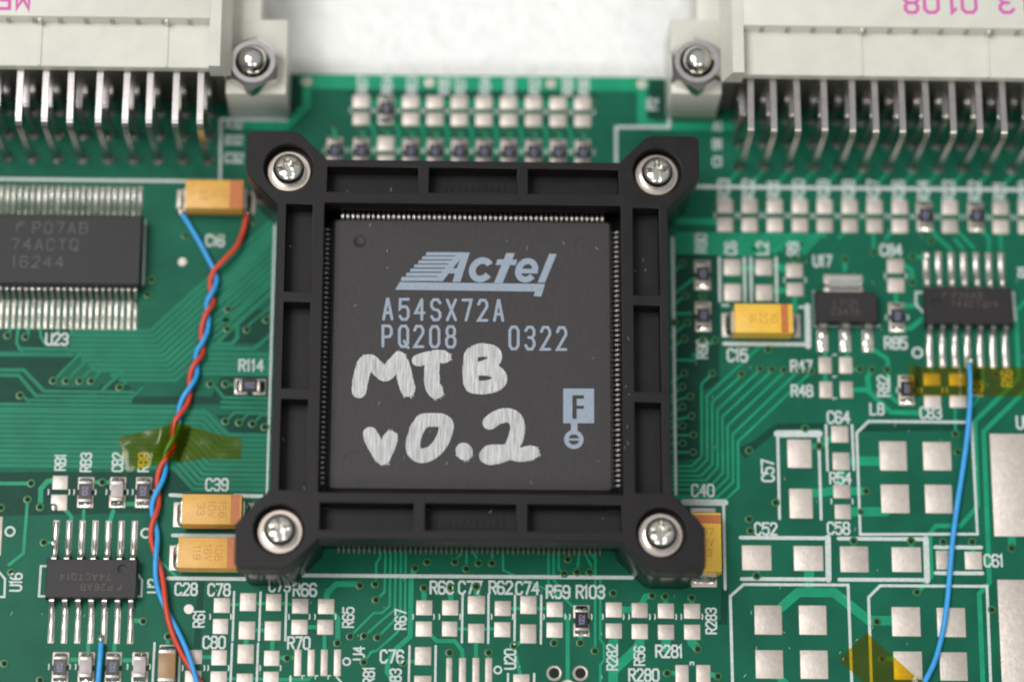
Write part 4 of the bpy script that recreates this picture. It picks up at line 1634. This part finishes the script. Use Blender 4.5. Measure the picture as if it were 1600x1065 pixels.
# ------------------------------------------------------------------ chip passives (local x along the part)
def fillet(bm, s, x0, x1, hw, hh, nx=7, ny=10):
    """concave solder fillet from a vertical end face at x0 out to x1, humped towards both corners"""
    g_ = []
    for i in range(nx + 1):
        t = i / nx
        row = []
        for j in range(ny + 1):
            y = -1 + 2 * j / ny
            prof = (1 - t) ** 2.0
            hump = .55 + .45 * math.sin(PI * abs(y)) ** 2 if abs(y) < 1 else .12
            edge = 1 - .25 * t * t
            z = .05 + hh * prof * hump * (1 if abs(y) < .99 else .3) + .05 * math.sin(PI * t) * (1 - y * y)
            row.append(bm.verts.new((s * (x0 + (x1 - x0) * t), y * hw * edge, z)))
        g_.append(row)
    for i in range(nx):
        for j in range(ny):
            bm.faces.new((g_[i][j], g_[i + 1][j], g_[i + 1][j + 1], g_[i][j + 1]))


def mk_res():
    d = {}
    bm = bmesh.new()
    box(bm, -.72, .72, -.62, .62, .08, .50, bev=.02)
    d['body'] = fin(bm, 'body', 'ceramic')
    bm = bmesh.new()
    box(bm, -.74, .74, -.63, .63, .30, .57, bev=.04)
    d['coating'] = fin(bm, 'coating', 'res_top')
    for nm, s in (('a', -1), ('b', 1)):
        bm = bmesh.new()
        x0, x1 = sorted((s * .73, s * 1.05))
        box(bm, x0, x1, -.645, .645, .06, .565, bev=.06, seg=2)
        d['cap' + nm] = fin(bm, 'termination', 'termination', smooth=40)
        bm = bmesh.new()
        fillet(bm, s, 1.02, 1.46, .66, .40)
        d['fillet' + nm] = fin(bm, 'solder_fillet', 'solder', smooth=50)
    bm = bmesh.new()
    letters(bm, '1002', .50, w=.42, gap=.12, sw=.14)
    d['text'] = fin(bm, 'printed_text', 'res_print', recalc=False)
    return d


def mk_cap(bodymat, L=2.0, Wd=1.25, H=1.0):
    d = {}
    bm = bmesh.new()
    box(bm, -L / 2 + .3, L / 2 - .3, -Wd / 2, Wd / 2, .06, H, bev=.06, seg=2)
    d['body'] = fin(bm, 'body', bodymat, smooth=40)
    for nm, s in (('a', -1), ('b', 1)):
        bm = bmesh.new()
        x0, x1 = sorted((s * (L / 2 - .42), s * (L / 2 + .04)))
        box(bm, x0, x1, -Wd / 2 - .02, Wd / 2 + .02, .05, H + .02, bev=.10, seg=3)
        d['cap' + nm] = fin(bm, 'termination', 'termination', smooth=40)
        bm = bmesh.new()
        fillet(bm, s, L / 2 + .01, L / 2 + .50, Wd / 2 + .04, H * .62)
        d['fillet' + nm] = fin(bm, 'solder_fillet', 'solder', smooth=50)
    return d


RES = mk_res()
CAPG = mk_cap('cap_grey', 2.0, 1.2, .75)
CAPB = mk_cap('cap_brown', 3.1, 1.65, 1.1)


def passive(kind, u, v, rz, label, group=None, pads=True, pitch=1.80, pw=1.60, pd=1.30, dz=0):
    D = {'res': RES, 'cap': CAPG, 'capb': CAPB}[kind]
    p_ = P(u, v)
    nm = 'chip_resistor' if kind == 'res' else 'chip_capacitor'
    t = thing(nm, label, 'resistor' if kind == 'res' else 'capacitor', (p_.x, p_.y, .06), rz, group)
    rz_ = rz
    part('body', D['body'], t)
    if kind == 'res':
        part('coating', D['coating'], t)
        part('printed_text', D['text'], t, (0, 0, .580))
    for e in 'ab':
        part('termination', D['cap' + e], t)
        part('solder_fillet', D['fillet' + e], t, scale=(1, 1, random.uniform(.8, 1.2)))
    if pads:
        for s in (-1, 1):
            ox, oy = s * pitch / 2 * math.cos(rz_), s * pitch / 2 * math.sin(rz_)
            vert = abs(math.sin(rz_)) > .5
            pad_mm(p_.x + ox, p_.y + oy, pw if vert else pd, pd if vert else pw)
    return t


H90 = PI / 2
GT = 'chip resistors in the row along the far socket edge'
passive('res', 603, 172.5, H90, 'lone black chip resistor among the empty pads at the far board edge')
ords = ['first', 'second', None, 'third', 'fourth', 'fifth', 'sixth', 'seventh', 'eighth', 'ninth', 'last']
for k, u in enumerate([523] + tops):
    if k == 2:
        dy = .009 * (u - 564)
        pad(u - 13, 213 + dy, u + 13, 236 + dy)
        pad(u - 13, 241 + dy, u + 13, 262 + dy)
        continue
    passive('res', u, 238 + .009 * (u - 564), H90, 'black chip resistor, %s from left in the row along the far socket edge' % ords[k], GT)
passive('res', 1444.5, 339, H90, 'left one of two chip resistors in the pad row below the connector with 0108 print')
passive('res', 1524.5, 339.5, H90, 'right one of two chip resistors in the pad row below the connector with 0108 print')
passive('res', 1097.5, 430, H90, 'upper of two dark chip resistors beside the right flank of the socket')
passive('res', 1098.5, 495, H90, 'lower of two dark chip resistors beside the right flank of the socket')
passive('res', 1401, 496, H90, 'chip resistor marked R85 between the three-legged regulator and the fourteen-lead chip')
passive('res', 1416, 609.5, H90, 'chip resistor half covered by the amber tape, marked R82')
passive('res', 908.5, 969.5, H90, 'chip resistor marked R103 below the socket')
passive('res', 391, 604, 0, 'chip resistor marked R114 lying crosswise beside the left flank of the socket')
passive('res', 134, 769, H90, 'chip resistor marked RB3, right next to the empty pads by the lower left chip')
passive('res', 224.5, 769, H90, 'chip resistor touching the twisted wires, below the amber tape')
passive('cap', 184, 769, H90, 'grey chip capacitor between two resistors above the lower left chip')
passive('res', 94.5, 1043, H90, 'leftmost chip resistor at the near picture edge, below the lower left chip')
passive('cap', 135, 1043, H90, 'grey chip capacitor just left of the short blue wire at the near picture edge')
passive('res', 177, 1043, H90, 'chip resistor just right of the short blue wire at the near picture edge')
passive('cap', 219, 1043, H90, 'grey chip capacitor beside the brown capacitor at the near picture edge')
passive('capb', 262, 1042, H90, 'brown chip capacitor beside the twisted wires at the near picture edge', pitch=3.1, pw=1.7, pd=1.3)
pad(82, 742.5, 106, 765)
pad(79.6, 772.6, 105, 797)
bm = bmesh.new()
lathe(bm, [(.30, .0), (.28, .12), (.16, .24), (0, .28)], n=16)
blob = fin(bm, 'solder_blob', 'solder', smooth=60)
for u, v, s in ((84, 793, 1.3), (1448, 399, 1.2), (83, 848, 1.0)):
    p_ = P(u, v)
    part('solder_blob', blob, board, (p_.x, p_.y, .06), scale=(s, s * 1.2, s))
for s_, u in (('RB1', 94.6), ('RB3', 134.4), ('CB2', 184), ('RB9', 224.5)):
    silk_text(s_, u, 722, 18, 90, w=.6, sw=.16)


# ------------------------------------------------------------------ tantalum capacitors
def tantalum(u, v, zc, rz, label, m_, texts, trot=-H90, band=(1.15, .3), L=5.95, Wd=3.2, Hh=2.55):
    p_ = P(u, v, zc)
    t = thing('tantalum_capacitor', label, 'capacitor', (p_.x, p_.y, 0), rz)
    bm = bmesh.new()
    pr_ = [(-Wd / 2, 1.05), (-Wd / 2 + .16, .12), (Wd / 2 - .16, .12), (Wd / 2, 1.05), (Wd / 2 - .10, Hh), (-Wd / 2 + .10, Hh)]
    xs = [-L / 2 + .12, -L / 2, L / 2, L / 2 - .12]
    secs = []
    for x, kk in ((-L / 2 + .08, 0), (L / 2 - .08, 0)):
        secs.append([bm.verts.new((x, a, b)) for a, b in pr_])
    n = len(pr_)
    for k in range(n):
        bm.faces.new((secs[0][k], secs[0][(k + 1) % n], secs[1][(k + 1) % n], secs[1][k]))
    bm.faces.new(secs[0][::-1])
    bm.faces.new(secs[1])
    bmesh.ops.bevel(bm, geom=list(bm.edges), offset=.08, segments=2, affect='EDGES', profile=.5)
    part('body', fin(bm, 'body', m_, smooth=30), t)
    bm = bmesh.new()
    box(bm, L / 2 - band[0], L / 2 - band[1], -Wd / 2 + .14, Wd / 2 - .14, Hh - .05, Hh + .008)
    part('polarity_band', fin(bm, 'polarity_band', 'tant_band'), t)
    for s in (-1, 1):
        bm = bmesh.new()
        prf = [(s * (L / 2 - .4), .08), (s * (L / 2 + .10), .08), (s * (L / 2 + .12), 1.25), (s * (L / 2 - .09), 1.25), (s * (L / 2 - .09), .22), (s * (L / 2 - .4), .22)]
        prism(bm, prf if s < 0 else prf[::-1], 'y', -1.1, 1.1)
        part('terminal', fin(bm, 'terminal', 'lead'), t)
        bm = bmesh.new()
        fillet(bm, s, L / 2 + .08, L / 2 + .66, 1.22, .85)
        part('solder_fillet', fin(bm, 'solder_fillet', 'solder', smooth=50), t)
        ox, oy = s * (L / 2 + .02) * math.cos(rz), s * (L / 2 + .02) * math.sin(rz)
        vert = abs(math.sin(rz)) > .5
        pad_mm(p_.x + ox, p_.y + oy, 2.5 if vert else 1.9, 1.9 if vert else 2.5)
    for k, s_ in enumerate(texts):
        bm = bmesh.new()
        letters(bm, s_, .66, w=.7, gap=.3, sw=.11)
        part('printed_text', fin(bm, 'printed_text', 'tant_print', recalc=False), t, (L / 2 - 1.95 - k * 1.05, 0, Hh + .006), (0, 0, trot))
    return t


tantalum(335, 303, 2.55, 0, 'yellow tantalum capacitor with red and blue wire ends at its terminals', 'tantalum', ('10', '16', '33'), band=(1.45, .12))
tantalum(1193.5, 497, 2.55, 0, 'bright yellow tantalum capacitor marked C15 on the open board right of the socket', 'tantalum_bright', ('10', '22', '16'), band=(1.25, .55))
tantalum(331, 795, 2.55, 0, 'upper of two stacked yellow tantalum capacitors at the lower left socket corner', 'tantalum', ('156', '10V', '33'))
tantalum(325, 863, 2.55, 0, 'lower of two stacked yellow tantalum capacitors at the lower left socket corner', 'tantalum', ('106', '16V', '119'))
tantalum(1103, 846, 2.55, H90, 'upright yellow tantalum capacitor half hidden by the lower right socket corner', 'tantalum_bright', ('107', '10V', '33'), trot=-H90)


# ------------------------------------------------------------------ leaded chips
def gull(w, ext, zb, foot, drop):
    """lead pointing +y from the package edge (y=0 at the package side)"""
    bm = bmesh.new()
    t = .16
    prof = [(-.1, zb + t / 2), (ext * .55, zb + t / 2), (ext * .85, zb - .02), (ext + drop, .30), (ext + drop + .15, .20), (ext + drop + foot, .17),
            (ext + drop + foot, .05), (ext + drop + .1, .06), (ext + drop - .14, .2), (ext * .70, zb - .16), (ext * .45, zb - t / 2), (-.1, zb - t / 2)]
    A = [bm.verts.new((-w / 2, a, b)) for a, b in prof]
    B = [bm.verts.new((w / 2, a, b)) for a, b in prof]
    n = len(prof)
    bm.faces.new(A)
    bm.faces.new(B[::-1])
    for i in range(n):
        bm.faces.new((A[i], B[i], B[(i + 1) % n], A[(i + 1) % n]))
    return fin(bm, 'lead', 'lead', smooth=30)


def gull_solder(w, y0, y1):
    bm = bmesh.new()
    n = 7
    pts = []
    secs = []
    for k in range(n + 1):
        t = k / n
        y = y0 + (y1 - y0) * t
        z = .10 + .34 * math.exp(-((t - .12) / .16) ** 2) + .10 * math.sin(t * 5.5) ** 2
        hw = w / 2 * (1 - .25 * t ** 4)
        secs.append([bm.verts.new((hw * a, y, .05 + (z - .05) * b)) for a, b in ((-1, 0), (-.78, .62), (0, 1), (.78, .62), (1, 0))])
    for a, b in zip(secs, secs[1:]):
        for k in range(4):
            bm.faces.new((a[k], a[k + 1], b[k + 1], b[k]))
    bm.faces.new(secs[0])
    bm.faces.new(secs[-1][::-1])
    return fin(bm, 'solder_fillet', 'lead', smooth=70)


def ic_body(L, Wd, z0, zm, z1, tp):
    bm = bmesh.new()
    rings = []
    for k, z in ((tp, z0), (0, zm - .06), (0, zm + .06), (tp, z1 - .04), (tp + .05, z1)):
        rings.append([bm.verts.new((sx * (L / 2 - k), sy * (Wd / 2 - k), z)) for sx, sy in ((1, -1), (1, 1), (-1, 1), (-1, -1))])
    for a, b in zip(rings, rings[1:]):
        for k in range(4):
            bm.faces.new((a[k], a[(k + 1) % 4], b[(k + 1) % 4], b[k]))
    bm.faces.new(rings[-1])
    bm.faces.new(rings[0][::-1])
    return fin(bm, 'body', 'epoxy')


def soic(u, v, label, flip, dot, texts):
    ZB = 1.62
    p_ = P(u, v, ZB)
    t = thing('logic_chip', label, 'chip', (p_.x, p_.y, 0))
    me = ic_body(8.85, 3.95, .25, .85, ZB, .09)
    du, dv = dot
    q = P(du, dv, ZB)
    cb = bmesh.new()
    lathe(cb, [(0, ZB - .22), (.42, ZB - .20), (.50, ZB + .3), (0, ZB + .3)], n=28, cx=q.x - p_.x, cy=q.y - p_.y)
    me = boolean(me, [fin(cb, 'c', 'chip_mark')])
    part('body', me, t)
    g = gull(.46, .28, .88, .75, .42)
    so = gull_solder(.56, .42, 3.95)
    for k in range(7):
        x = (k - 3) * 1.27
        for s in (1, -1):
            o = part('lead', g, t, (x, s * 1.97, 0), (0, 0, 0 if s > 0 else PI))
            part('solder_fillet', so, o, (0, 0, 0), scale=(random.uniform(.9, 1.08), random.uniform(.96, 1.02), random.uniform(.8, 1.25)))
            pad_mm(p_.x + x, p_.y + s * (1.97 + 2.3), .6, 3.6, .06)
    for k, (s_, dx, dy, hh, wd, gp) in enumerate(texts):
        bm = bmesh.new()
        letters(bm, s_, hh, w=wd, gap=gp, sw=.10)
        part('printed_text', fin(bm, 'printed_text', 'print_tan', recalc=False), t, (dx, dy, ZB + .006), (0, 0, PI if flip else 0))
    return t


soic(142.5, 903, 'fourteen-lead chip with upside-down print and a short blue wire soldered to a lead', True, (191, 889),
     (('74ACTQ14', -.55, .15, .62, .62, .46), ('P26AB', .55, -.85, .62, .62, .42), ('f', 2.75, -.85, .6, .9, .3)))
soic(1513.5, 477, 'fourteen-lead chip with upright print and a long blue wire soldered to a lead', False, (1462.5, 474.5),
     (('P26AB', -.1, 1.05, .62, .62, .42), ('74ACTQ14', .55, .15, .62, .62, .42), ('f', -2.4, 1.05, .6, .9, .3)))
silk_line([(76, 884), (64, 884), (61, 931), (73, 931)], 3.6)
silk_line([(212, 891), (222, 906), (221, 931), (211, 931)], 3.6)
silk_line([(-4, 890), (8, 904), (7, 932), (-4, 932)], 3.6)

# wide chip at the left edge
ZB = 2.45
pr_ = P(221.5, 391, ZB)
LW = 15.9
wide = thing('logic_chip', 'wide black chip with many fine leads, cut by the left picture edge', 'chip', (pr_.x - LW / 2, pr_.y, 0))
part('body', ic_body(LW, 7.35, .3, 1.25, ZB, .14), wide)
g = gull(.30, .35, 1.28, .7, .45)
so = gull_solder(.36, .5, 3.75)
for k in range(24):
    x = LW / 2 - .64 - k * .635
    for s in (1, -1):
        o = part('lead', g, wide, (x, s * 3.67, 0), (0, 0, 0 if s > 0 else PI))
        part('solder_fillet', so, o, scale=(random.uniform(.9, 1.1), random.uniform(.96, 1.03), random.uniform(.8, 1.2)))
        pad_mm(pr_.x - LW / 2 + x, pr_.y + s * (3.67 + 2.35), .4, 3.0, .06)
for s_, u, v in (('P07AB', 94, 356), ('74ACTQ', 70, 382), ('16244', 59, 409), ('f', 31, 354)):
    q = P(u, v, ZB)
    bm = bmesh.new()
    letters(bm, s_, 1.12, w=.62 if s_ != 'f' else .9, gap=.42, sw=.115)
    part('printed_text', fin(bm, 'printed_text', 'print_grey', recalc=False), wide, (q.x - wide.location.x, q.y - wide.location.y, ZB + .006))
silk_line([(226, 345), (224, 444)], 4)

# three-legged regulator with a heat tab
ZB = 1.75
q = P(1322.7, 478.5, ZB)
reg = thing('voltage_regulator', 'black three-legged regulator with a wide metal tab, marked U17', 'regulator', (q.x, q.y, 0))
part('body', ic_body(6.3, 3.35, .15, .8, ZB, .12), reg)
bm = bmesh.new()
prism(bm, [(1.55, .62), (1.55, .9), (2.0, .88), (2.3, .45), (2.6, .32), (3.35, .30), (3.35, .06), (2.5, .08), (2.15, .2), (1.9, .62)], 'x', -1.55, 1.55)
tab = part('heat_tab', fin(bm, 'heat_tab', 'lead', smooth=25), reg)
bm = bmesh.new()
for sx in (-1, 1):
    lathe(bm, [(.3, .05), (.26, .2), (.12, .36), (0, .4)], n=14, cx=sx * 1.72, cy=2.7)
box(bm, -1.8, 1.8, 3.2, 3.75, .05, .16, bev=.05)
part('solder_fillet', fin(bm, 'solder_fillet', 'solder', smooth=40), tab)
g = gull(.74, .35, .9, .8, .4)
for k in (-1, 0, 1):
    o = part('lead', g, reg, (k * 2.27, -1.66, 0), (0, 0, PI))
    so_r = gull_solder(.9, .55, 2.5)
    so_r.materials.clear()
    so_r.materials.append(MATS['solder'])
    part('solder_fillet', so_r, o, scale=(1, 1, random.uniform(.9, 1.2)))
    pad_mm(q.x + k * 2.27, q.y - 1.66 - 1.4, 1.05, 2.3)
pad_mm(q.x, q.y + 2.75, 3.9, 2.2)
for yy, s_ in ((.35, 'LT121'), (-.55, 'C3476')):
    bm = bmesh.new()
    letters(bm, s_, .62, w=.6, gap=.34, sw=.10)
    part('printed_text', fin(bm, 'printed_text', 'print_tan', recalc=False), reg, (-.1, yy, ZB + .006))

# ------------------------------------------------------------------ wires
WR = .265
cross = [(421, 335.5), (460, 331), (488, 324.5), (537, 316), (566, 307), (607, 296.5), (651, 279), (688, 271), (719, 258), (767, 246.5), (812, 240.5), (869, 244), (952, 260), (1052, 304), (1110, 335)]
cen = [P(u, v, .75) for v, u in cross]
cpath = smooth_path([(c.x, c.y, c.z) for c in cen], 14)
NP = len(cpath)


def wire_path(sign, lead_in):
    out = []
    for i, c in enumerate(cpath):
        d = (cpath[min(i + 1, NP - 1)] - cpath[max(i - 1, 0)]).normalized()
        side = Vector((d.y, -d.x, 0)).normalized()
        if side.x > 0:
            side = -side                       # picture left
        ph = PI * i / 14
        r = WR * 1.06
        fade = min(1, i / 6)
        out.append(c + (side * math.sin(ph) * 1.12 * fade + Vector((0, 0, 1)) * math.cos(ph)) * r * sign)
    li = [Vector(q) for q in lead_in]
    return smooth_path(li + [out[1]], 10)[:-1] + out[1:]


def wire(name, pts, m_, label, r=WR):
    bm = bmesh.new()
    tube(bm, pts, r, 16)
    o = part(name, fin(bm, name, m_, smooth=60), None)
    return tag(o, label, 'wire')


pb = [P(285, 335, .6), P(296, 352, .62), P(313, 381, .62), P(327, 407, .5)]
prd = [P(386, 336, .6), P(380, 361, .75), P(370, 384, 1.0), P(352, 404, 1.15)]
wire('hookup_wire', wire_path(-1, pb), 'blue_wire', 'blue wire of the twisted pair running down from the yellow capacitor')
wire('hookup_wire', wire_path(1, prd), 'red_wire', 'red wire of the twisted pair running down from the yellow capacitor')
bw = [P(1515, 569, .9), P(1516.3, 585, 1.0), P(1516.5, 610, 1.0), P(1515, 640, .8), P(1511.5, 680, .6), P(1505.5, 725, .5), P(1497, 781, .45), P(1489, 840, .45), P(1484.5, 889, .42),
      P(1480.5, 935, .4), P(1474, 981, .4), P(1463, 1025, .4), P(1449, 1057, .42), P(1430, 1090, .45)]
wire('hookup_wire', smooth_path(bw, 8), 'blue_wire', 'long blue wire curving down from the upright-print chip', .275)
bw2 = [P(158, 1004, .75), P(157, 1020, .85), P(155, 1045, .8), P(152.5, 1075, .7)]
wire('hookup_wire', smooth_path(bw2, 6), 'blue_wire', 'short blue wire leaving the near edge below the upside-down-print chip', .27)


# ------------------------------------------------------------------ amber tape
def along(pl, a):
    f = a * (len(pl) - 1)
    i = min(int(f), len(pl) - 2)
    t_ = f - i
    return [(1 - t_) * pl[i][k] + t_ * pl[i + 1][k] for k in (0, 1)]


def tape(label, quad, nx, ny, zf, thick=.03):
    """quad: near edge and far edge as picture points; zf gives the height there"""
    t = bmesh.new()
    g_ = [[None] * (ny + 1) for _ in range(nx + 1)]
    for i in range(nx + 1):
        for j in range(ny + 1):
            a, b = i / nx, j / ny
            top = along(quad[1], a)
            bot = along(quad[0], a)
            u, v = [(1 - b) * bot[k] + b * top[k] for k in (0, 1)]
            q0 = P(u, v)
            z = zf(u, v)
            g_[i][j] = t.verts.new((q0.x, q0.y, z))
    for i in range(nx):
        for j in range(ny):
            t.faces.new((g_[i][j], g_[i + 1][j], g_[i + 1][j + 1], g_[i][j + 1]))
    o = part('adhesive_tape', fin(t, 'adhesive_tape', 'amber_tape', smooth=60), None)
    return tag(o, label, 'tape', 'pieces of amber tape')


def wirex(v):
    for (v0, u0), (v1, u1) in zip(cross, cross[1:]):
        if v0 <= v <= v1:
            return u0 + (u1 - u0) * (v - v0) / (v1 - v0)
    return cross[0][1]


def z_left(u, v):
    d = (u - wirex(v)) / 16.0
    base = .09 + .02 * math.sin(u * .11) * math.sin(v * .17)
    if 196 < u < 246 and v > 700:
        base += .06
    k = max(0.0, 1 - abs(d) / 1.6) if d > 0 else max(0.0, 1 - abs(d) / 1.35)
    return base + 1.5 * k * k * (3 - 2 * k)


tape('amber tape holding the twisted red and blue wires down', [[(198, 738), (228, 729), (256, 721), (284, 722), (318, 716), (346, 718), (377, 717)], [(184, 683), (228, 673), (262, 666), (290, 665), (316, 671), (346, 680), (377, 684)]], 60, 10, lambda u, v: z_left(u, v + 0))


def z_r(u, v):
    base = .12
    if 1398 < u < 1435:
        base = .12 + .62 * min(1, (1436 - u) / 10)
    k = max(0, 1 - abs(u - 1516) / 16.0)
    return base + 1.18 * k * k * (3 - 2 * k)


tape('amber tape across pads and blue wire below the upright-print chip', [[(1419, 619), (1612, 619)], [(1417, 573), (1612, 574)]], 48, 8, z_r)
tape('amber tape pointing up at the near edge beside the long blue wire', [[(1310, 1030), (1400, 1112)], [(1354, 988), (1478, 1100)]], 20, 8,
     lambda u, v: .10 + (.06 if 1396 < u < 1441 and v > 1016 else 0) + 1.0 * max(0, 1 - abs(u - 1444) / 18.) ** 2 * (1 if v > 1060 else 0))


# ------------------------------------------------------------------ lint and specks
def lint(bm, n, area, zt):
    for k in range(n):
        x, y = random.uniform(*area[0]), random.uniform(*area[1])
        a = random.gauss(PI / 2, .35)
        L_ = random.uniform(.12, .42)
        b = random.uniform(-.5, .5)
        pts = [(x + math.cos(a + b * t) * L_ * t, y + math.sin(a + b * t) * L_ * t) for t in (0, .35, .7, 1)]
        z = zt + .02 + k * .0004
        ribbon(bm, pts, random.uniform(.025, .05), z, z)


bm = bmesh.new()
lint(bm, 22, ((-13, 13), (-13, 13)), ZC + .11)
tag(part('lint', fin(bm, 'lint', 'cap_grey', recalc=False), chip), kind='stuff')
bm = bmesh.new()
for ar in (((-14, 14), (15.7, 18)), ((-14, 14), (-18, -15.6)), ((15.7, 18), (-14, 14)), ((-18, -15.7), (-14, 14))):
    lint(bm, 3, ar, 8.12)
lint(bm, 6, ((14.5, 15.4), (-14, 14)), ZT)
tag(part('lint', fin(bm, 'lint', 'cap_grey', recalc=False), socket), kind='stuff')
bm = bmesh.new()
lint(bm, 70, ((18, 52), (-34, 12)), .12)
lint(bm, 40, ((-50, 16), (-34, -24)), .12)
tag(part('lint', fin(bm, 'lint', 'silk', recalc=False), board), kind='stuff')

# solder at the wire ends
bm = bmesh.new()
lathe(bm, [(.62, .0), (.60, .18), (.46, .48), (.26, .70), (0, .78)], n=20)
for v in bm.verts:
    v.co.x += .06 * math.sin(v.co.z * 9 + v.co.y * 5)
end_blob = fin(bm, 'solder_blob', 'solder', smooth=60)
for u, v, sx, sy, sz in ((283, 333, .8, 1.0, 1.0), (387, 335, .7, .9, 1.0), (1514, 566, .55, 1.1, 1.2), (158.5, 1000, .5, 1.1, 1.1)):
    p_ = P(u, v)
    part('solder_blob', end_blob, board, (p_.x, p_.y, .1), scale=(sx, sy, sz))
